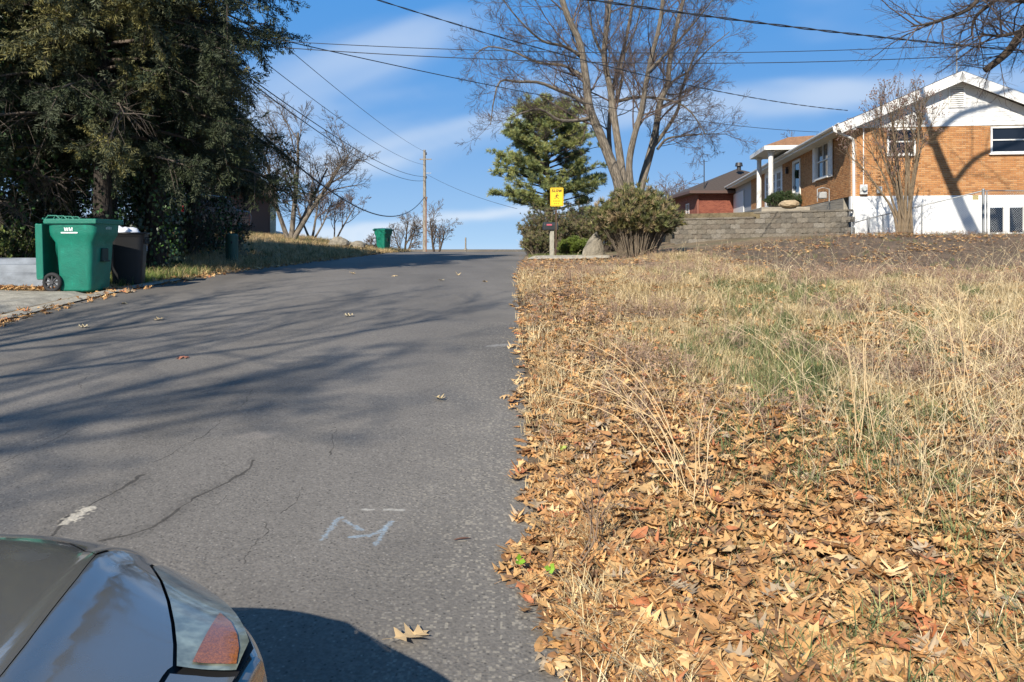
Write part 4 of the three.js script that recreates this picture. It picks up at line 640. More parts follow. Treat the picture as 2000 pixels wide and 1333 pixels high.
bareTree(V(-10.6, 0.2, -76), 6.2, 'bare tree left of the far utility pole', 23, { stems: [[0.1, 0, 1], [-0.35, 0, 0.75], [0.3, 0.2, 0.8]], r: 0.13, n1: 9, n2: 7, n3: 5, n4: 2, min: 0.016, bark: barkDark });
bareTree(V(-7.3, 0.1, -74), 6.4, 'bare tree right behind the far utility pole', 24, { stems: [[-0.12, 0, 1], [0.3, 0, 0.85]], r: 0.15, n1: 9, n2: 7, n3: 5, n4: 2, min: 0.016, bark: barkDark });
bareTree(V(-13.4, 0, -76), 3.9, 'small bushy bare tree beside the far green bin', 25, { stems: [[0.2, 0, 1], [-0.3, 0, 0.9], [0.5, 0.1, 0.8]], r: 0.08, n1: 10, n2: 7, n3: 5, n4: 2, min: 0.014, twig: twigRed });
bareTree(V(21, 2.6, -52), 8.5, 'bare treetop showing above the white gable roof', 27, { stems: [[0, 0, 1], [0.2, 0, 0.9]], r: 0.16, n1: 9, n2: 6, n3: 5, n4: 2, min: 0.012 });
bareTree(V(16, 2.4, -75), 8.0, 'faint bare treetop above the porch canopy', 28, { stems: [[0, 0, 1], [-0.2, 0, 0.9]], r: 0.14, n1: 9, n2: 6, n3: 5, n4: 2, min: 0.014, twig: twigRed });
// trees beside and behind the camera: their branches throw the shadows on the road
bareTree(V(-9.4, -0.2, 1.6), 14, 'bare tree on the verge whose branch shadows cross the road', 31, { r: 0.17, n1: 10, n2: 7, n3: 4, n4: 1, from: 0.55, min: 0.012 });
bareTree(V(-17.5, 0.1, -1.6), 12.0, 'bare tree beside the driveway whose shadow streaks the road', 32, { r: 0.24, n1: 10, n2: 6, n3: 4, n4: 1, from: 0.5, min: 0.012 });
bareTree(V(-9.6, -0.6, 6.9), 17, 'tall bare tree farther down the street', 33, { r: 0.19, n1: 10, n2: 6, n3: 5, n4: 1, from: 0.80, ratio: 0.46, up: 0.25, min: 0.014 });
// the oak at the edge of the lawn: its lower limbs hang into the picture, its shadow falls on the gable
{
  const base = onLand(12.75, 17.4, -0.1), t = thing('oak_tree', 'oak with broken lower limb reaching in at the top corner', 'tree', base), R = rng(61), tw = new Buf(), lb = new Buf();
  const tp = smooth([V(0, 0, 0), V(0.05, 4, 0), V(-0.3, 7, 0.1), V(-1.3, 9.4, 0.2), V(-2.1, 11.4, 0.2), V(-2.5, 12.6, 0.2)], 24), tr = tp.map((_, i) => lerp(0.32, 0.13, i / 24)); { const s = new Buf(); s.tube(tp, tr, 14); part('trunk', s.geo(), barkDark, t); }
  const path = (l) => l.map(([x, y, D]) => P(x, y, D).sub(base));
  const limbs = [[0.12, 0.04, [V(-2.3, 12, 0.2), V(-1.5, 12.9, 0.5), V(-0.3, 13.2, 0.6), V(1.0, 13.4, 0.4), V(1.6, 14.6, 0.4)]], [0.11, 0.03, [V(-2.45, 12.4, 0.2), V(-2.7, 13.6, 0), V(-2.2, 15, -0.2), V(-2.4, 16.6, -0.2)]], [0.10, 0.03, [V(-1.6, 10.2, 0.2), V(-0.4, 10.6, -0.5), V(1.6, 11.0, -0.8), V(2.6, 12.0, -0.9)]], [0.08, 0.02, [V(-2.2, 11.6, 0.2), V(-3.2, 12.4, 0.4), V(-4.2, 12.5, 0.7), V(-4.9, 13.2, 0.8)]],
    [0.11, 0.075, path([[2075, 5, 17.4], [2030, 30, 17.6], [1998, 62, 17.8], [1972, 98, 18.0], [1950, 118, 18.1], [1924, 138, 18.2]])], [0.08, 0.02, path([[2080, -70, 17.4], [1990, -40, 17.7], [1945, 0, 17.9], [1905, 35, 18.1], [1898, 70, 18.2]])], [0.07, 0.015, path([[2060, -110, 17.4], [1950, -70, 17.1], [1900, 12, 16.9], [1850, 35, 16.8], [1815, 46, 16.7], [1780, 52, 16.7]])], [0.09, 0.03, path([[2110, 30, 17.4], [2030, 5, 17.2], [1990, -2, 17.1], [1970, -20, 17]])], [0.06, 0.02, path([[2080, 20, 17.4], [1990, 62, 17.3], [1950, 70, 17.2], [1915, 66, 17.2]])]];
  const L = [{}, { n: 14 }, { n: 6, from: 0.15, ang: [0.4, 0.9], ratio: 0.5, rr: 0.5, segs: 5, sides: 3, wander: 0.4, up: 0, tip: 0.4, min: 0.005 }, { n: 5, from: 0.2, ang: [0.4, 0.9], ratio: 0.5, rr: 0.6, segs: 4, sides: 3, wander: 0.4, up: 0, tip: 0.5, min: 0.0035 }];
  limbs.forEach(([r0, r1, p], k) => { const q = smooth(p, 16), rr = q.map((_, i) => lerp(r0, r1, i / 16)); lb.tube(q, rr, 8, true); L[1] = { segs: 6, sides: 4, wander: 0.36, up: 0.02, tip: 0.35 }; for (let i = 0; i < 16; i++) { const tt = 0.12 + 0.88 * (i + R()) / 16, [pp, d] = along(q, tt); grow(tw, R, pp, fan(d, lerp(0.5, 1.2, R()), R() * 6.283), (k < 4 ? 1.6 : 1.0) * (0.5 + R()), k === 4 ? 0.012 : 0.018, L, 1); } });
  part('limb', lb.geo(), barkDark, t); const x = part('twigs', tw.geo(), twigRed, t); x.userData.kind = 'stuff';
}
// ---------------------------------------------------------------- crape myrtle before the gable
{
  const base = onLand(12.35, 24.2, -0.08), t = thing('crape_myrtle', 'bare crape myrtle with tan stems before the brick gable', 'tree', base), R = rng(91), tw = new Buf(), seeds = [];
  const L = [{}, { segs: 6, sides: 4, wander: 0.28, up: 0.5, tip: 0.5, n: 0 }, { n: 5, from: 0.25, ang: [0.25, 0.7], ratio: 0.5, rr: 0.6, segs: 4, sides: 3, wander: 0.3, up: 0.25, tip: 0.5, min: 0.005 }, { n: 3, from: 0.3, ang: [0.3, 0.7], ratio: 0.55, rr: 0.7, segs: 3, sides: 3, wander: 0.3, up: 0.2, tip: 0.6, min: 0.004 }];
  const heads = [[-1.15, 4.2], [-0.95, 3.4], [-0.75, 4.6], [-0.55, 4.1], [-0.4, 4.9], [-0.2, 4.4], [0.0, 5.0], [0.15, 4.5], [0.3, 4.9], [0.45, 4.3], [0.6, 4.8], [0.75, 4.2], [-1.5, 3.0], [-0.65, 3.3], [0.2, 3.8]];
  heads.forEach(([x, h], k) => { const z = (R() - 0.5) * 1.2, q = smooth([V(x * 0.10 + (R() - 0.5) * 0.28, 0, z * 0.12), V(x * 0.30 + (R() - 0.5) * 0.12, h * 0.28, z * 0.35), V(x * 0.62 + (R() - 0.5) * 0.2, h * 0.55, z * 0.7), V(x, h * 0.80, z)], 16), rr = q.map((_, i) => lerp(0.058, 0.02, i / 16) * (0.8 + 0.35 * R() * 0.5)); const s = new Buf(); s.tube(q, rr, 8); part(kids2(t, 'stem'), s.geo(), barkTan, t);
    for (let i = 0; i < 7; i++) { const tt = i < 3 ? 0.45 + 0.4 * R() : 0.86 + 0.14 * R(), [pp, d] = along(q, tt); grow(tw, R, pp, fan(d, lerp(0.15, 0.65, R()), R() * 6.283), (0.7 + 0.6 * R()) * (i < 3 ? 0.8 : 1), 0.012, L, 1, (pts, lvl) => { if (lvl >= 2 && R() < 0.34) seeds.push(pts[pts.length - 1]); }); } });
  const x = part('twigs', tw.geo(), barkTan, t); x.userData.kind = 'stuff';
  const oct = new THREE.OctahedronGeometry(0.016, 0), list = []; for (const p of seeds) for (let k = 0; k < 3; k++) { const g = oct.clone(); g.scale(0.7 + R(), 0.8 + R(), 0.7 + R()); g.translate(p.x + (R() - 0.5) * 0.09, p.y + (R() - 0.5) * 0.12, p.z + (R() - 0.5) * 0.09); list.push(g); } const sd = part('seed_heads', join(list), mat(0.20, 0.13, 0.11, 0.95), t); sd.userData.kind = 'stuff';
}
// ---------------------------------------------------------------- leaf shapes
function blade(b, p, dir, side, len, w, bend = 0) { const q = b.n, m = p.clone().addScaledVector(dir, len * 0.5).addScaledVector(V(0, -1, 0), bend * 0.3), e = p.clone().addScaledVector(dir, len).addScaledVector(V(0, -1, 0), bend); const s = side.clone().multiplyScalar(w / 2); b.p.push(p.x, p.y, p.z, m.x - s.x, m.y - s.y, m.z - s.z, m.x + s.x, m.y + s.y, m.z + s.z, e.x, e.y, e.z); for (let k = 0; k < 4; k++) b.uv.push(0, 0); b.i.push(q, q + 1, q + 2, q + 1, q + 3, q + 2); }
function sprayGeo(seed, len, n, w, spread) { const b = new Buf(), R = rng(seed); for (let k = 0; k < n; k++) { const t = k / n, s = k % 2 ? 1 : -1, p = V((R() - 0.5) * 0.03, len * t * 0.85, (R() - 0.5) * 0.03), d = V(s * spread * (1.1 - 0.6 * t) + (R() - 0.5) * 0.5, 0.75 + 0.4 * R(), (R() - 0.5) * 0.9).normalize(); const side = V(R() - 0.5, R() - 0.5, R() - 0.5).cross(d).normalize(), l = len * (0.42 - 0.2 * t) * (0.7 + 0.6 * R()); blade(b, p, d, side, l, w * (0.7 + 0.6 * R()), 0.02); for (let j = 0; j < 2; j++) { const d2 = fan(d, 0.5 + 0.5 * R(), R() * 6.28); blade(b, p.clone().addScaledVector(d, l * (0.3 + 0.4 * R())), d2, V(R() - 0.5, R() - 0.5, R() - 0.5).cross(d2).normalize(), l * 0.5, w * 0.8, 0.01); } } return b.geo(); }
function tuftGeo(seed, len, n, w, open) { const b = new Buf(), R = rng(seed); for (let k = 0; k < n; k++) { const d = fan(V(0, 1, 0), open * Math.sqrt(R()), R() * 6.283); blade(b, V(0, 0, 0).addScaledVector(V(0, 1, 0), R() * len * 0.35), d, V(R() - 0.5, R() - 0.5, R() - 0.5).cross(d).normalize(), len * (0.7 + 0.5 * R()), w); } return b.geo(); }
const ivyGeo = (() => { const b = new Buf(); const o = [[0, 0], [0.5, 0.12], [0.42, 0.45], [0, 1], [-0.42, 0.45], [-0.5, 0.12]]; for (const [x, y] of o) { b.p.push(x * 0.9, y - 0.1, 0.18 * Math.abs(x) - 0.1 * y * y); b.uv.push(x, y); } for (let k = 1; k < 5; k++) b.i.push(0, k, k + 1); return b.geo(); })();
// ---------------------------------------------------------------- evergreens on the left
const cedarBark = bark(0.055, 0.045, 0.038);
const sprayA = sprayGeo(3, 0.36, 16, 0.020, 0.9);
const cedarLeaf = leafMat(0.75, { transmission: 0.12 }), ivyLeaf = leafMat(0.45, { transmission: 0.15 });
function cedar(pos, h, reach, label, seed, o = {}) {
  const t = thing('cedar_tree', label, 'tree', pos, 0, 'evergreens beside the driveway'), R = rng(seed), tr = new Buf(), br = new Buf(), list = [], ivy = [];
  const tp = smooth([V(0, -0.2, 0), V(0.05, h * 0.3, 0.05), V(-0.05, h * 0.65, 0), V(0.02, h, 0)], 16), rr = tp.map((_, i) => lerp(o.r ?? 0.2, 0.03, i / 16)); tr.tube(tp, rr, 12); part('trunk', tr.geo(), cedarBark, t);
  const dark = [[0.024, 0.036, 0.012], [0.034, 0.046, 0.015], [0.046, 0.056, 0.026]], gold = [[0.150, 0.132, 0.034], [0.115, 0.112, 0.038], [0.085, 0.095, 0.048]];
  const n = o.n ?? 88;
  for (let i = 0; i < n; i++) {
    const y = h * lerp(o.low ?? 0.26, 0.97, Math.pow(i / n, 0.9)), az = i * 2.39996 + R() * 0.6, rel = y / h, len = reach * (rel < 0.55 ? lerp(0.85, 1, rel / 0.55) : lerp(1, 0.22, (rel - 0.55) / 0.45)) * (0.65 + 0.55 * R());
    const dir = V(Math.cos(az), 0.22, Math.sin(az)), [p0] = along(tp, rel), q = [p0], dd = dir.clone().normalize(); const pt = p0.clone();
    for (let k = 1; k <= 8; k++) { dd.y -= 0.085; dd.x += (R() - 0.5) * 0.25; dd.z += (R() - 0.5) * 0.25; dd.normalize(); pt.addScaledVector(dd, len / 8); q.push(pt.clone()); }
    br.tube(q, q.map((_, k) => lerp(0.045, 0.010, k / 8)), 5);
    const gd = R() < (o.gold ?? 0.3), dead = R() < 0.16, pal = gd ? gold : dark;
    const side = []; for (let k = 0; k < 14; k++) { const [pp, d] = along(q, 0.30 + 0.7 * R()), d2 = fan(d, 0.4 + 0.8 * R(), R() * 6.28); d2.y -= 0.2; d2.normalize(); const l = len * (0.16 + 0.22 * R()), e = pp.clone().addScaledVector(d2, l); e.y -= 0.06; br.tube([pp, pp.clone().lerp(e, 0.5).add(V(0, 0.02, 0)), e], [0.012, 0.008, 0.004], 3); side.push([pp, e]); }
    if (dead) { for (const [a, e] of side) for (let j = 0; j < 5; j++) { const s = a.clone().lerp(e, R()), f = fan(e.clone().sub(a).normalize(), 0.6 + 0.5 * R(), R() * 6.28); br.tube([s, s.clone().addScaledVector(f, 0.12), s.clone().addScaledVector(f, 0.25 + 0.2 * R()).add(V(0, -0.06, 0))], [0.005, 0.004, 0.003], 3); } continue; }
    for (const [a, e] of [...side, [along(q, 0.75)[0], q[8]]]) { const m = 7; for (let j = 0; j < m; j++) { const s = a.clone().lerp(e, (j + R()) / m), d = fan(e.clone().sub(a).normalize(), 0.3 + 0.7 * R(), R() * 6.28); d.y -= 0.25; d.normalize(); const c = pal[Math.floor(R() * 3)], k = 0.8 + 0.5 * R(); list.push([pose(s, d, R() * 6.28, 0.65 + 0.6 * R()), lin(c[0] * k, c[1] * k, c[2] * k)]); } }
  }
  for (let i = 0; i < (o.ivy ?? 2600); i++) { // ivy climbing the trunk and hanging from the lower limbs
    const y = h * 0.62 * Math.pow(R(), 0.8), az = R() * 6.283, [p] = along(tp, y / h), k = (o.ivyR ?? 0.34) * (0.6 + 0.9 * Math.pow(R(), 0.7)) * (1 + 0.5 * (fbm(az * 1.5, y * 0.9 + seed, 3) - 0.5) * 2), d = V(Math.cos(az), (R() - 0.6) * 0.8, Math.sin(az)).normalize(); p.add(V(Math.cos(az) * k, 0, Math.sin(az) * k)); const g = R(), c = g < (o.dull ?? 0.85) ? [0.018, 0.042, 0.014] : [0.06, 0.135, 0.028], m = 0.7 + 0.7 * R(); ivy.push([pose(p, fan(V(0, -1, 0), 0.9 * R(), R() * 6.28), R() * 6.28, 0.055 + 0.035 * R()), lin(c[0] * m, c[1] * m, c[2] * m)]);
  }
  const bm = part('branches', br.geo(), o.twig ?? twigGrey, t); bm.userData.kind = 'stuff';
  scatter('foliage', sprayA, cedarLeaf, list, t); scatter('ivy', ivyGeo, ivyLeaf, ivy, t); return t;
}
cedar(onLand(-7.75, 14.6), 10.5, 2.7, 'dark evergreen with a bare straight trunk behind the bins', 201, { r: 0.19, low: 0.24, gold: 0.45, ivy: 700, ivyR: 0.24 });
cedar(onLand(-7.35, 15.9), 11.5, 2.55, 'ivy wrapped evergreen leaning nearest the road', 202, { r: 0.22, low: 0.22, gold: 0.26, ivy: 5200, ivyR: 0.46 });
cedar(onLand(-10.1, 14.2), 10.0, 2.6, 'leftmost evergreen with bright ivy above the concrete block', 203, { r: 0.2, low: 0.16, gold: 0.2, ivy: 6000, ivyR: 0.9, dull: 0.65 });
cedar(onLand(-9.5, 18.2), 11.5, 2.6, 'evergreen standing farther back behind the black bin', 204, { r: 0.2, low: 0.30, gold: 0.1, ivy: 3500, ivyR: 0.5 });
cedar(onLand(-9.3, 22.3), 7.4, 1.95, 'lower ivy covered evergreen above the green pedestal', 205, { r: 0.16, low: 0.34, gold: 0.1, ivy: 5000, ivyR: 0.9 });
cedar(onLand(-13.2, 18.5), 9.0, 2.6, 'dark evergreen filling the gap left of the bare trunk', 206, { r: 0.18, low: 0.10, gold: 0.05, ivy: 3000, ivyR: 0.9 });
cedar(onLand(-11.8, 22.5), 9.0, 2.4, 'dark evergreen behind the bins nearest the cream house', 207, { r: 0.18, low: 0.16, gold: 0.05, ivy: 3000, ivyR: 0.8 });
// ---------------------------------------------------------------- pine beyond the sign
{
  const base = onLand(1.75, 38, -0.1), t = thing('pine_tree', 'rounded green pine tree beyond the yellow sign', 'tree', base), R = rng(301), br = new Buf(), tr = new Buf(), list = [], H = 6.9;
  const tp = smooth([V(0, 0, 0), V(0.1, 2.5, 0), V(-0.05, 4.8, 0), V(0, H, 0)], 14); tr.tube(tp, tp.map((_, i) => lerp(0.19, 0.03, i / 14)), 10); part('trunk', tr.geo(), barkDark, t);
  const tuft = tuftGeo(7, 0.20, 22, 0.018, 1.25);
  for (let i = 0; i < 125; i++) {
    const y = clamp(lerp(1.7, H - 0.10, i / 125) + (R() - 0.5) * 0.5, 1.6, H - 0.05), rel = y / H, az = R() * 6.283, len = 2.8 * Math.sqrt(Math.max(0.05, 1 - Math.pow((rel - 0.42) / 0.60, 2))) * (0.55 + 0.5 * R()), [p0] = along(tp, rel), dd = V(Math.cos(az), -0.05 + 0.6 * rel * rel + 0.25 * R(), Math.sin(az)).normalize(), q = [p0], pt = p0.clone();
    for (let k = 1; k <= 6; k++) { dd.y += 0.015; dd.x += (R() - 0.5) * 0.22; dd.z += (R() - 0.5) * 0.22; dd.normalize(); pt.addScaledVector(dd, len / 6); q.push(pt.clone()); } br.tube(q, q.map((_, k) => lerp(0.045, 0.012, k / 6)), 5);
    for (let k = 0; k < 10; k++) { const tt = 0.4 + 0.6 * R(), [pp, d] = along(q, tt), d2 = fan(d, 0.3 + 0.8 * R(), R() * 6.28); d2.y = Math.abs(d2.y) * 0.5 + 0.05; d2.normalize(); const l = 0.25 + 0.4 * R(), e = pp.clone().addScaledVector(d2, l); br.tube([pp, e], [0.012, 0.006], 3); for (let j = 0; j < 5; j++) { const s = pp.clone().lerp(e, 0.3 + 0.7 * R()).add(V((R() - 0.5) * 0.1, (R() - 0.3) * 0.1, (R() - 0.5) * 0.1)), c = [[0.225, 0.255, 0.082], [0.16, 0.205, 0.085], [0.285, 0.29, 0.09]][Math.floor(R() * 3)], m = 0.75 + 0.5 * R(); list.push([pose(s, fan(V(0, 1, 0).lerp(d2, 0.6).normalize(), 0.5 * R(), R() * 6.28), R() * 6.28, 0.75 + 0.6 * R()), lin(c[0] * m, c[1] * m, c[2] * m)]); } }
  }
  const bm = part('branches', br.geo(), barkDark, t); bm.userData.kind = 'stuff'; scatter('needles', tuft, leafMat(0.6, { transmission: 0.15 }), list, t);
}
// ---------------------------------------------------------------- shrubs
function shrub(name, label, pos, rx, h, o) {
  const t = thing(name, label, 'bush', pos), R = rng(o.seed), st = new Buf(), list = [];
  for (let i = 0; i < o.stems; i++) {
    const az = R() * 6.283, k = Math.sqrt(R()), dx = Math.cos(az) * k, dz = Math.sin(az) * k * (o.rz ?? 1), top = h * (1.0 - 0.42 * k * k) * (0.75 + 0.3 * R()), b0 = V(dx * rx * (o.foot ?? 0.28), -0.05, dz * rx * (o.foot ?? 0.28)), e = V(dx * rx * (0.9 + 0.2 * R()), top, dz * rx * (0.9 + 0.2 * R())), mid = b0.clone().lerp(e, 0.5).add(V((R() - 0.5) * 0.15, 0.05 * h, (R() - 0.5) * 0.15)), q = smooth([b0, mid, e], 6);
    st.tube(q, q.map((_, j) => lerp(o.sr ?? 0.014, 0.004, j / 6)), 4);
    for (let j = 0; j < (o.twigs ?? 4); j++) { const [pp, d] = along(q, (o.tw0 ?? 0.3) + (1 - (o.tw0 ?? 0.3)) * R()), d2 = fan(d, 0.3 + 0.5 * R(), R() * 6.28), l = h * (0.10 + 0.14 * R()), ee = pp.clone().addScaledVector(d2, l); st.tube([pp, ee], [0.006, 0.003], 3); for (let m = 0; m < o.per; m++) if (R() < o.dens) { const c = o.pal[Math.floor(R() * o.pal.length)], kk = 0.7 + 0.6 * R(); list.push([pose(pp.clone().lerp(ee, R()), fan(d2, 0.4 * R() + (o.open ?? 0.2), R() * 6.28), R() * 6.28, (o.size ?? 1) * (0.7 + 0.6 * R())), lin(c[0] * kk, c[1] * kk, c[2] * kk)]); } }
    for (let m = 0; m < o.per; m++) if (R() < o.dens) { const [pp, d] = along(q, (o.lowLeaf ?? 0.4) + (1 - (o.lowLeaf ?? 0.4)) * R()), c = o.pal[Math.floor(R() * o.pal.length)], kk = 0.7 + 0.6 * R(); list.push([pose(pp, fan(d, 0.3 * R() + (o.open ?? 0.2), R() * 6.28), R() * 6.28, (o.size ?? 1) * (0.7 + 0.6 * R())), lin(c[0] * kk, c[1] * kk, c[2] * kk)]); }
  }
  const sm = part('stems', st.geo(), o.bark ?? twigGrey, t); sm.userData.kind = 'stuff'; if (list.length) scatter('foliage', o.geo, o.mat, list, t); return t;
}
const yew = tuftGeo(17, 0.17, 18, 0.016, 0.75), bushLeaf = leafMat(0.6);
shrub('spiky_bush', 'large spiky green bush with grey stems at the driveway', onLand(3.85, 23.9), 1.2, 2.05, { seed: 401, stems: 520, sr: 0.016, foot: 0.42, twigs: 4, per: 4, dens: 0.46, lowLeaf: 0.62, tw0: 0.55, geo: yew, mat: bushLeaf, pal: [[0.13, 0.14, 0.042], [0.21, 0.185, 0.065], [0.09, 0.10, 0.038], [0.27, 0.20, 0.11]], bark: bark(0.42, 0.35, 0.27), rz: 0.9 });
const hedgePal = [[0.13, 0.14, 0.042], [0.17, 0.14, 0.065], [0.09, 0.11, 0.04], [0.2, 0.16, 0.085]];
[[1.35, 31.5, 1.1, 1.9, 'brownish shrub behind the black mailbox', 0.35], [2.6, 32.5, 1.3, 2.0, 'tangled shrub behind the yellow sign post', 0.3], [3.6, 30.8, 1.1, 1.7, 'leafy shrub left of the bare tree trunks', 0.55], [0.95, 30.0, 0.6, 0.9, 'low twiggy shrub at the road edge by the mailbox', 0.2]].forEach(([x, D, r, h, lb, dn], k) => shrub('shrub', lb, onLand(x, D), r, h, { seed: 410 + k, stems: 190, twigs: 5, per: 4, dens: dn, lowLeaf: 0.25, size: 0.75, geo: yew, mat: bushLeaf, pal: hedgePal, bark: twigGrey, foot: 0.5 }));
shrub('shrub', 'small bright green shrub beside the pointed boulder', onLand(2.35, 28.6), 0.62, 0.62, { seed: 421, stems: 130, twigs: 5, per: 5, dens: 0.95, lowLeaf: 0.05, size: 0.55, geo: yew, mat: bushLeaf, pal: [[0.13, 0.17, 0.025], [0.10, 0.14, 0.02]], foot: 0.6 });
{ const p = house.localToWorld(V(-0.75, 3.34 - HB, -8.0)); shrub('shrub', 'round dark green shrub at the porch step', p, 0.85, 0.75, { seed: 423, stems: 170, twigs: 5, per: 5, dens: 0.95, lowLeaf: 0.05, size: 0.5, geo: yew, mat: bushLeaf, pal: [[0.03, 0.055, 0.018], [0.045, 0.075, 0.02]], foot: 0.7 }); }
const broad = (() => { const b = new Buf(); for (const [a, s] of [[0, 1], [2.1, 0.9], [4.2, 0.95], [1, 0.8]]) { const q = b.n, c = Math.cos(a), d = Math.sin(a); for (const [x, y] of [[0, 0], [0.25, 0.5], [0, 1], [-0.25, 0.5]]) { b.p.push((x * c + y * 0.5 * d) * s, y * 0.8 * s, (x * d - y * 0.5 * c) * s); b.uv.push(x, y); } b.i.push(q, q + 1, q + 2, q, q + 2, q + 3); } return b.geo(); })();
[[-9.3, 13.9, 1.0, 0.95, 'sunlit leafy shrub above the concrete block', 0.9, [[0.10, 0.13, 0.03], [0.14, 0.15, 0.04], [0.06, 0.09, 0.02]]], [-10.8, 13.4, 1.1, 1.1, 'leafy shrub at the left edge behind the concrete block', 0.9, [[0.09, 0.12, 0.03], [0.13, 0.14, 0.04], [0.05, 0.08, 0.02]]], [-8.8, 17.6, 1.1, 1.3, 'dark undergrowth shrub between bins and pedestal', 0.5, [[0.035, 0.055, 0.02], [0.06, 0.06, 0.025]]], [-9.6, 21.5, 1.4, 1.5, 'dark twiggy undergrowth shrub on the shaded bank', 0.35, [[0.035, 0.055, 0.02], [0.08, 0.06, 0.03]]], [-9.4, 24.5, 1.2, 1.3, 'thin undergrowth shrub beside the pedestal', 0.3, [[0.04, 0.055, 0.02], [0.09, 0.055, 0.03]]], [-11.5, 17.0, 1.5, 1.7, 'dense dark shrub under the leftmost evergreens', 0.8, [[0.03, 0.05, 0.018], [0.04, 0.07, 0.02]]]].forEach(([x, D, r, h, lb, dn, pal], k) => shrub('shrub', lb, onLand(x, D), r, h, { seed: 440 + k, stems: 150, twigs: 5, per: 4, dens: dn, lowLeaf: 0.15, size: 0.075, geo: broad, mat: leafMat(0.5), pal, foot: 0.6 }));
// ================================================================ the car at the kerb: its front right corner reaches into the picture
{
  const car = thing('parked_car', 'dark silver sedan with hazy headlamp and amber marker', 'car', V(-1.404, roadY(2.248), -2.248)); car.rotation.x = 0.079;
  const HW = 0.905, AO = 0.681, sO = (v) => AO * Math.pow(Math.min(1, Math.abs(v) / HW), 2.757);
  const out = []; for (let k = 0; k <= 70; k++) { const v = HW * Math.sin(k / 70 * Math.PI / 2); out.push([v, sO(v)]); } for (let s = 0.72; s <= 1.5; s += 0.05) out.push([HW, s]);
  const distO = (v, s) => { let d = 9; v = Math.abs(v); for (let i = 0; i < out.length - 1; i++) d = Math.min(d, seg(v, s, out[i][0], out[i][1], out[i + 1][0], out[i + 1][1])); return d; };
  const yb = (s) => lerp(0.554, 0.692, sstep(0.10, 0.75, s));
  const H = (v, s) => { const d = distO(v, s), dr = lerp(0.358, 0.20, sstep(0.25, 0.9, s)), T = 0.68 + 0.12 * Math.sin(clamp(s / 1.3) * 1.5) - 0.045 * Math.pow(Math.abs(v) / HW, 2) + 0.016 * sstep(0.06, 0.0, Math.abs(Math.abs(v) - lerp(0.435, 0.562, clamp((s - 0.37) / 0.55)))) - 0.05 * sstep(0.0, 0.45, Math.abs(v) - lerp(0.435, 0.562, clamp((s - 0.37) / 0.55))) , b = yb(s); return b + (T - b) * (1 - Math.pow(1 - Math.min(d / dr, 1), 2.5)); };
  function clip(poly, x0, x1, y0, y1) { const cut = (p, f, at) => { const o = []; for (let i = 0; i < p.length; i++) { const a = p[i], b = p[(i + 1) % p.length], fa = f(a), fb = f(b); if (fa) o.push(a); if (fa !== fb) o.push(at(a, b)); } return o; }; const ix = (x) => (a, b) => { const t = (x - a[0]) / (b[0] - a[0]); return [x, a[1] + (b[1] - a[1]) * t]; }, iy = (y) => (a, b) => { const t = (y - a[1]) / (b[1] - a[1]); return [a[0] + (b[0] - a[0]) * t, y]; }; let p = cut(poly, (q) => q[0] >= x0, ix(x0)); p = cut(p, (q) => q[0] <= x1, ix(x1)); p = cut(p, (q) => q[1] >= y0, iy(y0)); return cut(p, (q) => q[1] <= y1, iy(y1)); }
  function patch(poly, lift, cell) {
    const pos = [], nor = [], uv = [], xs = poly.map((p) => p[0]), ys = poly.map((p) => p[1]), X0 = Math.min(...xs), X1 = Math.max(...xs), Y0 = Math.min(...ys), Y1 = Math.max(...ys), cache = new Map();
    const vert = (p) => { const key = p[0].toFixed(5) + ',' + p[1].toFixed(5); if (!cache.has(key)) { const e = 0.003, y = H(p[0], p[1]), dx = (H(p[0] + e, p[1]) - H(p[0] - e, p[1])) / (2 * e), dy = (H(p[0], p[1] + e) - H(p[0], p[1] - e)) / (2 * e), n = V(-dx, 1, -dy).normalize(); cache.set(key, [p[0] + n.x * lift, y + n.y * lift, p[1] + n.z * lift, n.x, n.y, n.z]); } return cache.get(key); };
    for (let x = X0; x < X1; x += cell) for (let y = Y0; y < Y1; y += cell) { const c = clip(poly, x, x + cell, y, y + cell); for (let i = 1; i < c.length - 1; i++) for (const q of (c[i][0] - c[0][0]) * (c[i + 1][1] - c[0][1]) - (c[i][1] - c[0][1]) * (c[i + 1][0] - c[0][0]) > 0 ? [c[0], c[i + 1], c[i]] : [c[0], c[i], c[i + 1]]) { const r = vert(q); pos.push(r[0], r[1], r[2]); nor.push(r[3], r[4], r[5]); uv.push(q[0], q[1]); } }
    const g = new THREE.BufferGeometry(); g.setAttribute('position', new THREE.Float32BufferAttribute(pos, 3)); g.setAttribute('normal', new THREE.Float32BufferAttribute(nor, 3)); g.setAttribute('uv', new THREE.Float32BufferAttribute(uv, 2)); return g;
  }
  const dust = tex(256, 256, (x, y) => { const k = sstep(0.5, 0.75, coarseT(x, y)) * 60 + (grainT(x, y) - 0.5) * 30 + 70; return [0, clamp(k, 30, 160), 0]; }, false);
  const paint = new THREE.MeshPhysicalMaterial({ color: lin(0.225, 0.22, 0.205), metalness: 0.55, roughness: 0.8, roughnessMap: dust, clearcoat: 1, clearcoatRoughness: 0.06, side: THREE.DoubleSide });
  const black = mat(0.012, 0.012, 0.013, 0.6), rubber = mat(0.02, 0.02, 0.021, 0.75);
  const hz = tex(128, 128, (x, y) => { const k = coarseT(x * 2, y * 2), v = 150 + (k - 0.5) * 190; return [v, v * 1.03, v * 0.97]; });
  const lens = new THREE.MeshPhysicalMaterial({ color: lin(0.62, 0.66, 0.60), map: rep(hz, 4, 4), roughness: 0.35, clearcoat: 1, clearcoatRoughness: 0.08, side: THREE.DoubleSide });
  const amberT = tex(64, 64, (x, y) => { const v = 190 + (hash(x, y) - 0.5) * 90; return [v, v * 0.9, v * 0.8]; });
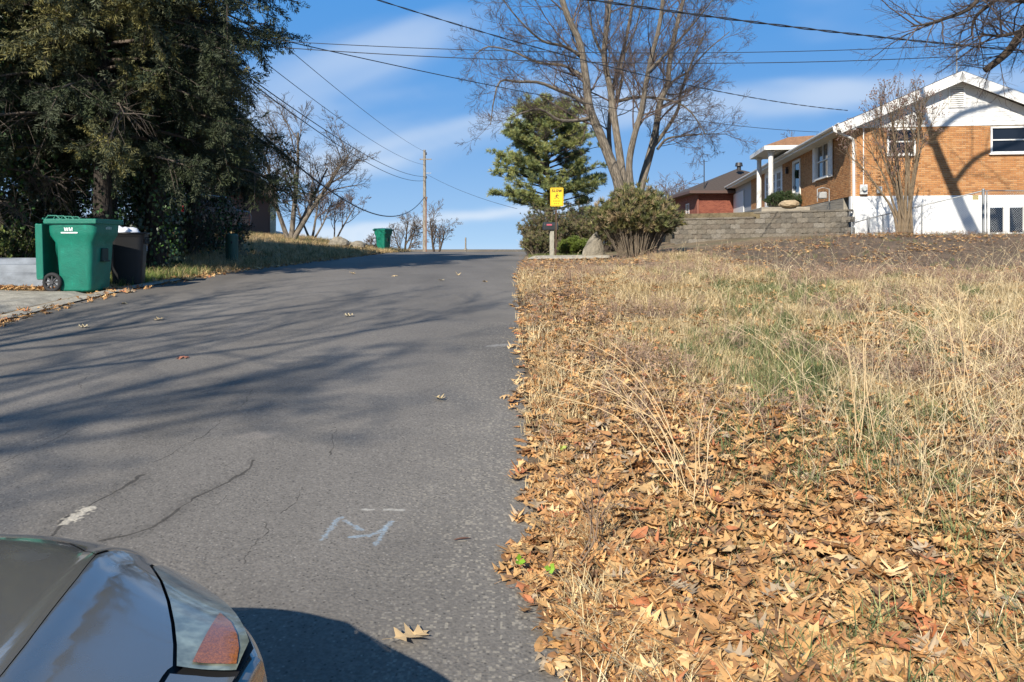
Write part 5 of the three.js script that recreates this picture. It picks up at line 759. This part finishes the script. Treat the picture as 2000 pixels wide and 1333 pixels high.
  const amber = new THREE.MeshPhysicalMaterial({ color: lin(0.54, 0.22, 0.05), map: rep(amberT, 9, 9), roughness: 0.35, clearcoat: 1, clearcoatRoughness: 0.08, side: THREE.DoubleSide });
  const mir = (p) => p.map(([a, b]) => [-a, b]).reverse();
  const hoodEdge = [[0.443, 0.41], [0.479, 0.548], [0.512, 0.692], [0.542, 0.818], [0.562, 0.915], [0.62, 1.26]];
  const hoodFront = []; for (let v = 0; v <= 0.41; v += 0.04) hoodFront.push([v, 0.15 + 0.245 * Math.pow(v / 0.435, 1.7)]);
  const hood = [...mir([...hoodFront.slice(1), ...hoodEdge]), ...hoodFront, ...hoodEdge];
  part('hood', patch(hood, 0.002, 0.02), paint, car);
  const seam = [[0.525, 0.325], [0.562, 0.378], [0.597, 0.429], [0.663, 0.539], [0.717, 0.639], [0.754, 0.714], [0.782, 0.780]], g = 0.006;
  const rim = (d0, from, to, n) => Array.from({ length: n + 1 }, (_, k) => { const v = lerp(from, to, k / n), s = sO(v), e = 0.002, dx = (sO(v + e) - sO(v - e)) / (2 * e), L = Math.hypot(dx, 1); return [v - d0 * dx / L, s + d0 / L]; });
  const lensPoly = [...seam.map(([a, b]) => [a + g, b - g * 0.6]), [0.82, 0.771], [0.862, 0.765], [0.893, 0.764], ...rim(0.012, 0.893, 0.50, 26), [0.508, 0.20]];
  const amberPoly = [[0.772, 0.528], [0.790, 0.640], [0.808, 0.757], [0.86, 0.748], [0.888, 0.748], [0.872, 0.69], [0.848, 0.635], [0.815, 0.578]];
  const fender = [...hoodEdge.map(([a, b]) => [a + 0.002, b]), [0.87, 1.26], [0.899, 1.26], [0.899, 0.958], [0.795, 0.958], [0.778, 0.80], ...[...seam].reverse(), [0.508, 0.26], [0.50, 0.155], [0.47, 0.24], [0.446, 0.33]];
  const corner = [[0.788, 0.805], [0.83, 0.793], [0.899, 0.786], [0.899, 0.95], [0.803, 0.95]];
  const nose = [...hoodFront.map(([a, b]) => [a, b - 0.005]), [0.437, 0.40], [0.440, 0.325], [0.464, 0.235], [0.490, 0.160], ...rim(0.008, 0.490, 0, 30)];
  for (const sd of [0, 1]) {
    const q = (p) => (sd ? mir(p) : p), hl = new THREE.Group(); hl.name = kids2(car, 'headlamp'); car.add(hl);
    part('lens', patch(q(lensPoly), 0.002, 0.014), lens, hl, 'hazy scuffed lens'); part('amber_marker', patch(q(amberPoly), 0.0045, 0.014), amber, hl, 'amber side marker');
    part(kids2(car, 'fender'), patch(q(fender), 0.002, 0.02), paint, car); part(kids2(car, 'bumper_corner'), patch(q(corner), 0.003, 0.02), paint, car);
  }
  part('nose_panel', patch(nose, 0.002, 0.02), paint, car); part('nose_panel', patch(mir(nose), 0.002, 0.02), paint, car);
  const under = [...mir([...rim(0.006, 0, 0.898, 40), [0.898, 1.26]]), ...rim(0.006, 0, 0.898, 40), [0.898, 1.26]]; part('inner_shell', patch(under, -0.010, 0.03), black, car);
  { // bumper: follows the plan outline, a little proud of it
    const line = []; for (let k = -60; k <= 60; k++) { const a = k / 60, v = Math.abs(a) < 0.8 ? HW * Math.sin(Math.abs(a) / 0.8 * Math.PI / 2) * Math.sign(a) : HW * Math.sign(a), s = Math.abs(a) < 0.8 ? sO(v) : AO + (Math.abs(a) - 0.8) / 0.2 * 0.28; line.push([v, s]); }
    const b = new Buf(), prof = [[-0.02, -0.024], [-0.002, -0.022], [0.010, -0.036], [0.018, -0.085], [0.018, -0.15], [0.006, -0.27], [-0.04, -0.30]];
    line.forEach(([v, s], k) => { const a = line[Math.max(0, k - 1)], c = line[Math.min(line.length - 1, k + 1)], tx = c[0] - a[0], ty = c[1] - a[1], l = Math.hypot(tx, ty) || 1, nx = ty / l, ny = -tx / l; for (const [o, dy] of prof) { b.p.push(v + nx * o, yb(s) + dy * (dy < -0.2 ? 0.9 : 1), s + ny * o); b.uv.push(k * 0.03, dy); } });
    const w = prof.length; for (let j = 0; j < line.length - 1; j++) for (let i = 0; i < w - 1; i++) { const a = j * w + i, c = a + w; b.i.push(a, c, a + 1, c, c + 1, a + 1); } part('bumper', b.geo(), paint, car);
  }
  for (const sd of [-1, 1]) { // flanks with wheel arches, wheels, glass
    const s = new THREE.Shape(); s.moveTo(0.93, 0.24); s.absarc(1.25, 0.30, 0.345, Math.PI + 0.1, 0.15, true); s.lineTo(1.62, 0.2); s.lineTo(3.22, 0.2); s.absarc(3.62, 0.30, 0.345, Math.PI + 0.1, 0.1, true); s.lineTo(4.5, 0.3); s.lineTo(4.55, 0.85); s.lineTo(4.0, 0.93); s.lineTo(1.28, 0.80); s.lineTo(1.26, 0.675); s.lineTo(0.93, 0.67);
    const gq = new THREE.ExtrudeGeometry(s, { depth: 0.03, bevelEnabled: true, bevelSize: 0.012, bevelThickness: 0.012, bevelSegments: 2 }); gq.rotateY(-Math.PI / 2); gq.translate(sd * 0.875 + (sd > 0 ? 0.03 : 0), 0, 0); part(kids2(car, 'flank'), gq, paint, car);
    for (const z of [1.25, 3.62]) { const w = wheel(car, 0.31, 0, 0, rubber); w.rotation.y = Math.PI / 2; w.position.set(sd * 0.78, 0.305, z); }
    const b = new Buf(); for (const q of [[0.80, 0.93, 1.30], [0.60, 1.385, 2.05], [0.59, 1.385, 3.05], [0.76, 0.95, 3.95]]) { b.p.push(sd * q[0], q[1], q[2]); b.uv.push(0, 0); } b.i.push(0, 1, 2, 0, 2, 3); part(kids2(car, 'side_window'), b.geo(), M.glass, car);
  }
  const ribbon = (list, m, name) => { const b = new Buf(), n = 10; for (const [hw, y, s, cr] of list) for (let i = 0; i <= n; i++) { const u = i / n * 2 - 1; b.p.push(u * hw, y + cr * (1 - u * u), s - cr * 0.8 * (1 - u * u)); b.uv.push(u, s); } for (let j = 0; j < list.length - 1; j++) for (let i = 0; i < n; i++) { const a = j * (n + 1) + i, c = a + n + 1; b.i.push(a, c, a + 1, c, c + 1, a + 1); } part(name, b.geo(), m, car); };
  ribbon([[0.80, 0.79, 1.262, 0.03], [0.80, 0.92, 1.30, 0.04]], black, 'cowl'); ribbon([[0.79, 0.925, 1.31, 0.04], [0.71, 1.16, 1.66, 0.04], [0.605, 1.375, 2.04, 0.03]], M.glass, 'windscreen'); ribbon([[0.605, 1.38, 2.04, 0.03], [0.61, 1.42, 2.4, 0.03], [0.60, 1.40, 3.04, 0.03]], paint, 'roof'); ribbon([[0.60, 1.395, 3.05, 0.03], [0.74, 0.97, 3.93, 0.03]], M.glass, 'rear_window'); ribbon([[0.85, 0.955, 3.94, 0.02], [0.85, 0.93, 4.54, 0.02], [0.84, 0.35, 4.58, 0.0]], paint, 'boot_lid');
  part('floor_pan', box(1.66, 0.06, 3.9, 0, 0.25, 2.5), black, car);
}
// ---------------------------------------------------------------- vehicles on the left, behind the evergreens
function wagon(name, pos, turn, col, label) {
  const t = thing(name, label, 'car', pos, turn), m = new THREE.MeshPhysicalMaterial({ color: lin(...col), roughness: 0.35, clearcoat: 1, side: THREE.DoubleSide });
  const s = new THREE.Shape([[0, 0.35], [4.5, 0.35], [4.55, 0.8], [4.4, 1.0], [3.4, 1.08], [2.7, 1.66], [0.35, 1.70], [0.02, 1.1]].map(([a, b]) => new THREE.Vector2(a, b))), g = new THREE.ExtrudeGeometry(s, { depth: 1.7, bevelEnabled: true, bevelSize: 0.05, bevelThickness: 0.05, bevelSegments: 3 }); g.rotateY(Math.PI / 2); g.translate(-0.85, 0, 0); part('body', g, m, t);
  part('rear_window', box(1.35, 0.45, 0.02, 0, 1.36, 0.0).rotateX(-0.0), M.glass, t); for (const sd of [-1, 1]) { part(kids2(t, 'side_window'), box(0.02, 0.42, 2.1, sd * 0.91, 1.36, -1.55), M.glass, t); part(kids2(t, 'tail_lamp'), box(0.22, 0.30, 0.06, sd * 0.72, 0.98, 0.06, 0.02), new THREE.MeshPhysicalMaterial({ color: lin(0.55, 0.012, 0.02), roughness: 0.2, clearcoat: 1 }), t); for (const z of [-0.85, -3.6]) { const w = wheel(t, 0.34, 0, 0); w.rotation.y = Math.PI / 2; w.position.set(sd * 0.82, 0.34, z); } }
  return t;
}
wagon('parked_car', onLand(-15.9, 36.0, 0.02), -0.35, [0.02, 0.022, 0.026], 'dark car with red tail lamp glimpsed behind the evergreens');
// ================================================================ what lies on the ground: leaves, dry grass, stalks
function oakLeaf(seed, curl, fold, droop) {
  const R = rng(seed), half = [[0.012, 0.06], [0.09, 0.13], [0.33, 0.19], [0.24, 0.27], [0.075, 0.34], [0.13, 0.41], [0.45, 0.55], [0.31, 0.59], [0.085, 0.62], [0.12, 0.69], [0.32, 0.86], [0.19, 0.86], [0.09, 0.88], [0, 1.0]], b = new Buf();
  const lift = (x, y) => curl * x * x * 2 + fold * Math.abs(x) + droop * Math.pow(y - 0.4, 2) + 0.10 * (noise(x * 5 + seed, y * 5) - 0.5);
  for (const s of [1, -1]) { const base = b.n, j = half.map(([x, y]) => [x * (0.85 + 0.3 * R()), y]); j.forEach(([x, y]) => { const X = s * x, Y = y + (R() - 0.5) * 0.02; b.p.push(0, lift(0, y), y * 1 - 0.5, X, lift(X, Y), Y - 0.5); b.uv.push(0, y, X, y); }); for (let k = 0; k < half.length - 1; k++) { const a = base + k * 2; b.i.push(a, a + 1, a + 2, a + 2, a + 1, a + 3); } }
  const q = b.n; b.p.push(-0.012, lift(0, 0), -0.5, 0.012, lift(0, 0), -0.5, 0.012, lift(0, 0) + 0.03, -0.78, -0.006, lift(0, 0) + 0.03, -0.78, 0, lift(0, 0), -0.42); for (let k = 0; k < 5; k++) b.uv.push(0, 0); b.i.push(q, q + 1, q + 2, q, q + 2, q + 3, q, q + 1, q + 4);
  return b.geo();
}
const LEAVES = [oakLeaf(1, 0.25, 0.05, 0.2), oakLeaf(2, -0.55, 0.2, -0.4), oakLeaf(3, 0.75, -0.05, 0.45), oakLeaf(4, -0.25, -0.3, 0.35), oakLeaf(5, 1.0, 0.12, -0.5)];
function ovateLeaf(seed, curl, droop, wide) { const b = new Buf(), R = rng(seed), n = 9; for (const s of [1, -1]) { const base = b.n; for (let k = 0; k <= n; k++) { const t = k / n, w = wide * Math.pow(Math.sin(Math.PI * Math.pow(t, 0.8)), 0.8) * (0.9 + 0.22 * R()), z = droop * Math.pow(t - 0.4, 2) + 0.05 * (R() - 0.5); b.p.push(0, z, t - 0.5, s * w, z + curl * w * w * 3 + 0.05 * (R() - 0.5), t - 0.5 + 0.03 * (R() - 0.5)); b.uv.push(0, t, s * w, t); } for (let k = 0; k < n; k++) { const a = base + k * 2; b.i.push(a, a + 1, a + 2, a + 2, a + 1, a + 3); } } return b.geo(); }
LEAVES.push(ovateLeaf(11, 0.7, 0.4, 0.22), ovateLeaf(12, -0.5, -0.5, 0.27));
const LEAFCOL = [[0.49, 0.28, 0.108], [0.54, 0.34, 0.145], [0.40, 0.21, 0.078], [0.33, 0.162, 0.062], [0.58, 0.40, 0.20], [0.45, 0.245, 0.092], [0.19, 0.105, 0.052], [0.42, 0.155, 0.062], [0.37, 0.28, 0.18]];
const LEAFW = [0.20, 0.35, 0.52, 0.65, 0.72, 0.84, 0.93, 0.965, 1.0];
const leafCol = (R) => { const k = R(), i = LEAFW.findIndex((w) => k <= w), c = LEAFCOL[i], m = 0.75 + 0.5 * R(); return lin(c[0] * m, c[1] * m, c[2] * m); };
const litterMat = new THREE.MeshStandardMaterial({ color: 0xffffff, roughness: 0.75, side: THREE.DoubleSide });
function lay(R, x, D, y, s, tilt) { TMP.position.set(x, y, -D); TMP.rotation.set((R() - 0.5) * tilt, R() * 6.283, (R() - 0.5) * tilt + (R() < 0.35 ? Math.PI : 0), 'YXZ'); TMP.scale.set(s * (0.85 + 0.3 * R()), s, s); TMP.updateMatrix(); return TMP.matrix.clone(); }
const surface = (x, D) => (x > edgeL(D) && x < edgeR(D) ? roadY(D) : landY(x, D));
{
  const R = rng(900), lists = LEAVES.map(() => []), near = [];
  for (let i = 0; i < 72000; i++) {
    const D = 2.0 + 22 * Math.pow(R(), 1.7), x = edgeR(D) - 0.15 + R() * (0.78 * D + 1.0), u = x - edgeR(D);
    const keep = leafy(x, D) * sstep(-0.13, 0.10, u - 0.06 * sstep(3.4, 2.6, D) + 0.14 * (noise(x * 3 + 5, D * 2.2) - 0.5)); if (R() > keep * (D < 7 ? 0.82 : 0.85)) continue;
    const s = 0.056 + 0.062 * R() + (R() < 0.08 ? 0.03 : 0), lift = 0.006 + 0.065 * R() * sstep(0, 0.5, u), m = lay(R, x, D, surface(x, D) + lift, s, 0.28 + 0.9 * R() * R()), c = leafCol(R), k = Math.floor(R() * 6.6);
    if (D < 3.2 && k < 5 && near.length < 900 && lift > 0.03 && x < 0.68 * D) near.push([m, c, k, D]); else lists[k].push([m, c]);
  }
  near.sort((a, b) => a[3] - b[3]); const cm = LEAFCOL.map((c) => new THREE.MeshStandardMaterial({ color: lin(...c), roughness: 0.75, side: THREE.DoubleSide }));
  near.forEach(([m, c, k], i) => { if (i >= 285) { lists[k].push([m, c]); return; } const o = single('oak_leaf', LEAVES[k], cm[LEAFW.findIndex((w) => R() <= w) === -1 ? 0 : Math.floor(R() * 8)], 'dry curled oak leaf in the deep leaf litter beside the road', 'leaf', 'fallen oak leaves in the roadside litter'); o.applyMatrix4(m); });
  // litter on the left verge and round the bins
  for (let i = 0; i < 1500; i++) { const D = 8.6 + 26 * Math.pow(R(), 1.4), u = Math.pow(R(), 1.6) * 2.2 - 0.25, x = edgeL(D) - u; if (D < 11.4 && u > 0.2) continue; lists[Math.floor(R() * 5)].push([lay(R, x, D, surface(x, D) + 0.012 + 0.02 * R(), 0.07 + 0.05 * R(), 1), leafCol(R)]); }
  for (let i = 0; i < 300; i++) { const x = -8.4 + 2.3 * R(), D = 11.75 + 0.35 * R(); lists[Math.floor(R() * 5)].push([lay(R, x, D, surface(x, D) + 0.04, 0.07 + 0.04 * R(), 1), leafCol(R)]); }
  const lit = new THREE.Group(); lit.name = 'leaf_litter'; lit.userData.kind = 'stuff'; lit.userData.label = 'deep litter of dry brown oak leaves along the road'; lit.userData.category = 'leaves'; scene.add(lit);
  lists.forEach((l, k) => scatter('leaves', LEAVES[k], litterMat, l, lit));
  // single leaves lying on the asphalt
  const one = (px, py, s, k, c, label, tilt = 0.25, lift = 0.014) => { const p = onRoad(px, py), o = single('fallen_leaf', LEAVES[k], mat(c[0], c[1], c[2], 0.75), label, 'leaf'); o.position.set(p.x, p.y + lift, p.z); o.rotation.set((R() - 0.5) * tilt, R() * 6.28, (R() - 0.5) * tilt, 'YXZ'); o.scale.setScalar(s); return o; };
  one(802, 1250, 0.145, 0, [0.60, 0.41, 0.20], 'large tan oak leaf on the asphalt at the shadow edge').rotation.set(0.1, 2.2, 0.05);
  one(355, 700, 0.15, 1, [0.30, 0.12, 0.07], 'red brown leaf lying alone on the asphalt');
  one(858, 782, 0.10, 2, [0.55, 0.42, 0.22], 'small tan leaf on the asphalt near the right lane edge');
  one(985, 777, 0.11, 1, [0.52, 0.33, 0.15], 'tan leaf just off the litter edge on the asphalt');
  one(162, 641, 0.12, 2, [0.55, 0.45, 0.27], 'pale leaf on the road nearest the driveway'); one(311, 626, 0.14, 0, [0.56, 0.40, 0.2], 'pale curled leaf on the road below the bins'); one(242, 594, 0.13, 3, [0.55, 0.42, 0.22], 'pale leaf at the road edge below the green bin');
  one(689, 536, 0.16, 2, [0.55, 0.42, 0.24], 'leftmost pale leaf high on the road near the crest'); one(770, 540, 0.17, 1, [0.52, 0.38, 0.2], 'second pale leaf from the left near the crest'); one(862, 549, 0.15, 0, [0.58, 0.47, 0.28], 'middle pale leaf high on the road'); one(948, 551, 0.15, 3, [0.52, 0.36, 0.18], 'tan leaf high on the road near the right edge'); one(895, 538, 0.14, 4, [0.55, 0.42, 0.24], 'farthest pale leaf on the road below the crest');
  one(681, 619, 0.13, 2, [0.56, 0.46, 0.28], 'pale leaf in the middle of the road in branch shadow');
  const gl = (x, y, s, c, label) => { const p = onRoad(x, y), o = single('green_leaf', broad, mat(c[0], c[1], c[2], 0.45), label, 'leaf'); o.position.set(p.x, p.y + 0.05, p.z); o.rotation.set(1.2, R() * 6, 0.2); o.scale.setScalar(s); };
  gl(1014, 1121, 0.05, [0.20, 0.36, 0.03], 'bright green leaf on the edge of the asphalt'); gl(1076, 1137, 0.05, [0.28, 0.45, 0.06], 'pale green leaf in the litter beside the asphalt'); gl(1097, 893, 0.05, [0.42, 0.50, 0.12], 'yellow green leaf in the litter strip'); gl(1695, 1090, 0.06, [0.10, 0.22, 0.03], 'dark green leaf among the brown oak leaves'); gl(1608, 962, 0.05, [0.30, 0.48, 0.04], 'lime green leaf in the dry grass');
  { const p = onRoad(902, 1056), o = single('seed_pod', tubeGeo(smooth([V(-0.035, 0, 0.008), V(0, 0.004, 0), V(0.04, 0, -0.012)], 8), [0.001, 0.003, 0.004, 0.004, 0.004, 0.004, 0.003, 0.002, 0.001], 6), mat(0.10, 0.05, 0.035, 0.8), 'thin dark seed pod lying on the asphalt', 'seed pod'); o.position.set(p.x, p.y + 0.006, p.z); }
}
// ---------------------------------------------------------------- grass
function grassGeo(seed, n, len, w, lean, rad) { const b = new Buf(), R = rng(seed); for (let k = 0; k < n; k++) { const a = R() * 6.283, r = rad * Math.sqrt(R()), l = len * (0.55 + 0.75 * R()), az = R() * 6.283, ln = lean * (0.3 + R()), p = V(Math.cos(a) * r, -0.01, Math.sin(a) * r), h = V(Math.cos(az), 0, Math.sin(az)), s = V(-h.z, 0, h.x), q = b.n; const pt = [0, 0.45, 0.8, 1].map((t) => p.clone().add(V(0, l * (t - 0.35 * ln * t * t), 0)).addScaledVector(h, l * ln * t * t)); pt.forEach((c, i) => { const ww = w * (1 - i * 0.28) / 2; if (i < 3) { b.p.push(c.x - s.x * ww, c.y, c.z - s.z * ww, c.x + s.x * ww, c.y, c.z + s.z * ww); b.uv.push(0, 0, 1, 0); } else { b.p.push(c.x, c.y, c.z); b.uv.push(0, 1); } }); b.i.push(q, q + 1, q + 2, q + 2, q + 1, q + 3, q + 2, q + 3, q + 4, q + 4, q + 3, q + 5, q + 4, q + 5, q + 6); } return b.geo(); }
const grassMat = new THREE.MeshStandardMaterial({ color: 0xffffff, roughness: 0.8, side: THREE.DoubleSide });
const greenAt = (x, D) => sstep(0.10, 0.42, x / D) * Math.max(sstep(0.58, 0.70, fbm(x * 0.9 + 80, D * 0.55 + 3, 3)), sstep(0.64, 0.74, fbm(x * 2.2 + 8, D * 1.4 + 31, 3)));
{
  const R = rng(950), dry = [[], []], green = [], weed = [];
  const dryG = [grassGeo(1, 16, 0.085, 0.004, 0.95, 0.09), grassGeo(2, 15, 0.12, 0.0045, 1.2, 0.08)], greenG = grassGeo(3, 18, 0.14, 0.0045, 0.8, 0.05), weedG = sprayGeo(8, 0.16, 12, 0.005, 0.7);
  const put = (x, D, s) => { TMP.position.set(x, surface(x, D), -D); TMP.rotation.set(0, R() * 6.28, 0); TMP.scale.set(s, s * (0.7 + 0.6 * R()), s); TMP.updateMatrix(); return TMP.matrix.clone(); };
  for (let i = 0; i < 56000; i++) {
    const D = 2.0 + 22.5 * Math.pow(R(), 1.25), x = edgeR(D) + R() * (0.78 * D + 1.2), u = x - edgeR(D); if (D > 17.5 && x < 3.6 && (D > 22.6 || R() < 0.8)) continue; if (x > 12.6 && D > 26) continue;
    const lf = leafy(x, D); if (R() < lf * (D < 6 ? 0.82 : 0.72)) continue; if (u < 0.12 && R() < 0.6) continue;
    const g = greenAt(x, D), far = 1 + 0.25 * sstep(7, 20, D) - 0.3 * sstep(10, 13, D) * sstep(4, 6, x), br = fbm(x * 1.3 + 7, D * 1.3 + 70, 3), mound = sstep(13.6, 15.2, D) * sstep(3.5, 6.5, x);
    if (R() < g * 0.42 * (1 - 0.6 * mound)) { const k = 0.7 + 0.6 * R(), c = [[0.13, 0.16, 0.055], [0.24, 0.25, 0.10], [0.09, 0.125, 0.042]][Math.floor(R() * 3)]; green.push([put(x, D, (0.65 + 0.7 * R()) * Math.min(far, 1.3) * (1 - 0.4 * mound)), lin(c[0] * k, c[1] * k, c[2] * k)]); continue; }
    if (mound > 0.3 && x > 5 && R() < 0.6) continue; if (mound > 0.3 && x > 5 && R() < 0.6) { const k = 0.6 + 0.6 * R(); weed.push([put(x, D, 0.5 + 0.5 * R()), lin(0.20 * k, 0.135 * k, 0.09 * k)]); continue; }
    if (br > 0.66) { if (R() < 0.5) continue; }
    if (br > 0.52 && R() < 0.62 * sstep(0.52, 0.62, br) + 0.1 && D > 4.2) { const k = 0.7 + 0.6 * R(); weed.push([put(x, D, 0.7 + 0.9 * R()), lin(0.29 * k, 0.195 * k, 0.135 * k)]); continue; }
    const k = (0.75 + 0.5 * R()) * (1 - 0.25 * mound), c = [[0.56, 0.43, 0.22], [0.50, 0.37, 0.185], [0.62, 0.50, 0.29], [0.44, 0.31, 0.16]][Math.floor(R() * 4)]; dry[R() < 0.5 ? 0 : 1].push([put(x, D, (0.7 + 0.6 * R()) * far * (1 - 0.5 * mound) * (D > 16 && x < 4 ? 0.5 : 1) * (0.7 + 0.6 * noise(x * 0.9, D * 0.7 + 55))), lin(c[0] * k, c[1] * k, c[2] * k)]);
  }
  for (let i = 0; i < 9000; i++) { // left bank
    const D = 12.5 + 34 * Math.pow(R(), 0.9), x = edgeL(D) - 0.1 - 16 * Math.pow(R(), 1.3); if (D < 14 && x > -8.6) { if (R() < 0.6) continue; }
    const k = 0.7 + 0.5 * R(), g = R() < 0.14 + 0.2 * sstep(20, 14, D), c = g ? [0.12, 0.14, 0.05] : [0.50, 0.36, 0.18]; (g ? green : dry[1]).push([put(x, D, (1.2 + 0.8 * R())), lin(c[0] * k, c[1] * k, c[2] * k)]);
  }
  for (let i = 0; i < 260; i++) { const D = 12.6 + 3.2 * R(), x = edgeL(D) - 0.25 - 0.9 * R(); const k = 0.8 + 0.5 * R(); green.push([put(x, D, 0.8 + 0.6 * R()), lin(0.16 * k, 0.22 * k, 0.05 * k)]); }
  for (let i = 0; i < 700; i++) { const D = 25.1 + 6 * R(), x = edgeR(D) + 0.15 + 2.6 * R(); const k = 0.8 + 0.4 * R(), g = R() < 0.6; (g ? green : dry[0]).push([put(x, D, 0.9), lin((g ? 0.14 : 0.5) * k, (g ? 0.17 : 0.37) * k, (g ? 0.05 : 0.18) * k)]); }
  const gg = new THREE.Group(); gg.name = 'grass'; gg.userData.kind = 'stuff'; gg.userData.label = 'dry tan grass with green tufts over the lawn and banks'; gg.userData.category = 'grass'; scene.add(gg);
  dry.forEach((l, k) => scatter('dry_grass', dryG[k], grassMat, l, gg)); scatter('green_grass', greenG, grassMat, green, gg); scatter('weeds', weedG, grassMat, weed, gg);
}
// ---------------------------------------------------------------- tall dry stalks
function onLawn(px, py) { let D = 5; for (let k = 0; k < 80; k++) { const x = (px - 1000) / F * D, n = (EYE - landY(x, D)) * F / (py - 480); D += (clamp(n, 1, 40) - D) * 0.3; } return V((px - 1000) / F * D, landY((px - 1000) / F * D, D), -D); }
{
  const R = rng(970), kinds = [0, 1, 2, 3].map((k) => { const b = new Buf(), r = rng(80 + k), ln = 0.15 + 0.22 * k, q = smooth([V(0, 0, 0), V(0.02, 0.35, 0.01), V(ln * 0.4, 0.7, 0.02), V(ln, 0.98, 0)], 7); b.tube(q, q.map((_, i) => lerp(0.0026, 0.0012, i / 7)), 3); for (let i = 0; i < (k === 1 ? 10 : 3); i++) { const [p, d] = along(q, 0.8 + 0.2 * r()), d2 = fan(d, 0.3 + 0.4 * r(), r() * 6.28); blade(b, p, d2, V(r() - 0.5, r() - 0.5, r() - 0.5).cross(d2).normalize(), 0.05, 0.006); } for (let i = 0; i < 2; i++) { const [p] = along(q, 0.1 + 0.3 * r()), d2 = fan(V(0, 1, 0), 0.5 + 0.4 * r(), r() * 6.28); blade(b, p, d2, V(r() - 0.5, 0, r() - 0.5).cross(d2).normalize(), 0.22, 0.006, 0.04); } return b.geo(); }), lists = kinds.map(() => []);
  for (let i = 0; i < 5200; i++) {
    const D = 3.4 + 13 * R(), x = edgeR(D) + 0.3 + R() * (0.74 * D), u = x / D; const dens = sstep(0.12, 0.62, u) * (0.25 + 0.75 * sstep(0.48, 0.62, fbm(x * 0.8 + 15, D * 0.8 + 44, 3))) * (1 - 0.7 * sstep(9, 15, D)) + 0.05; if (R() > dens * 0.62) continue;
    TMP.position.set(x, landY(x, D) - 0.01, -D); TMP.rotation.set((R() - 0.5) * 0.5, R() * 6.28, (R() - 0.5) * 0.5); const s = 0.30 + 0.42 * R(); TMP.scale.set(s * 1.1, s, s * 1.1); TMP.updateMatrix(); const k = 0.8 + 0.4 * R(); lists[Math.floor(R() * 4)].push([TMP.matrix.clone(), lin(0.62 * k, 0.50 * k, 0.30 * k)]);
  }
  const sg = new THREE.Group(); sg.name = 'dry_weeds'; sg.userData = { kind: 'stuff', label: 'thin pale dry grass stalks standing over the lawn', category: 'weeds' }; scene.add(sg); lists.forEach((l, k) => scatter('dry_grass', kinds[k], grassMat, l, sg));
  // clumps that stand out
  const clump = (px, py, arcs, label, m, r0 = 0.0026) => { const p = onLawn(px, py), t = thing('dry_weed_clump', label, 'weed', p), b = new Buf(); for (const [dx, h, dz, k] of arcs) { const q = smooth([V((R() - 0.5) * 0.22, -0.02, (R() - 0.5) * 0.22), V(dx * (0.1 + 0.15 * R()), h * (0.4 + 0.1 * R()), dz * 0.2 + (R() - 0.5) * 0.15), V(dx * 0.48, h * 0.85, dz * 0.55), V(dx, h, dz)], 12); b.tube(q, q.map((_, i) => lerp(r0, 0.0016, i / 12)), 5); for (let i = 0; i < k; i++) { const [pp, d] = along(q, 0.45 + 0.55 * R()), d2 = fan(d, 0.35 + 0.4 * R(), R() * 6.28), l = 0.08 + 0.14 * R(); b.tube([pp, pp.clone().addScaledVector(d2, l)], [0.0016, 0.0008], 3); } } part('stalks', b.geo(), m, t); };
  const straw = mat(0.60, 0.44, 0.24, 0.7), brown = mat(0.22, 0.15, 0.10, 0.85);
  clump(1345, 985, [[-0.62, 0.52, -1.1, 6], [-0.52, 0.60, -0.8, 6], [-0.45, 0.5, -0.5, 5], [-0.35, 0.62, -0.6, 5], [-0.3, 0.45, -0.2, 4], [-0.66, 0.42, -0.6, 5], [-0.2, 0.62, -0.9, 4], [-0.42, 0.66, -1.2, 6]], 'arching clump of straw coloured stalks leaning towards the road', straw);
  clump(1365, 1000, [[0.05, 0.5, -0.1, 3], [0.12, 0.42, 0.0, 3], [-0.06, 0.46, 0.05, 3], [0.2, 0.5, -0.3, 3]], 'upright straw stalks beside the arching clump', straw, 0.003);
  clump(1160, 1105, [[-0.05, 0.26, 0, 7], [0.03, 0.3, 0.02, 7], [-0.02, 0.22, -0.08, 6], [0.08, 0.24, -0.05, 6], [0.0, 0.32, -0.1, 8]], 'small brown twiggy weed in the leaf litter', brown, 0.003);
  clump(1680, 900, [[0.28, 0.75, -0.4, 6], [0.15, 0.8, -0.2, 6], [-0.1, 0.7, -0.1, 5], [0.35, 0.68, -0.2, 6], [0.05, 0.85, -0.5, 6]], 'tall pale stalks crossing each other in the grass', straw, 0.003);
  clump(1880, 830, [[0.1, 0.85, -0.2, 6], [-0.2, 0.8, -0.1, 6], [-0.05, 0.9, 0, 6], [0.25, 0.75, 0.1, 5], [-0.3, 0.7, -0.3, 5], [0.0, 0.78, -0.3, 6]], 'tallest clump of pale stalks on the lawn', straw, 0.003);
}
renderer.render(scene, camera);
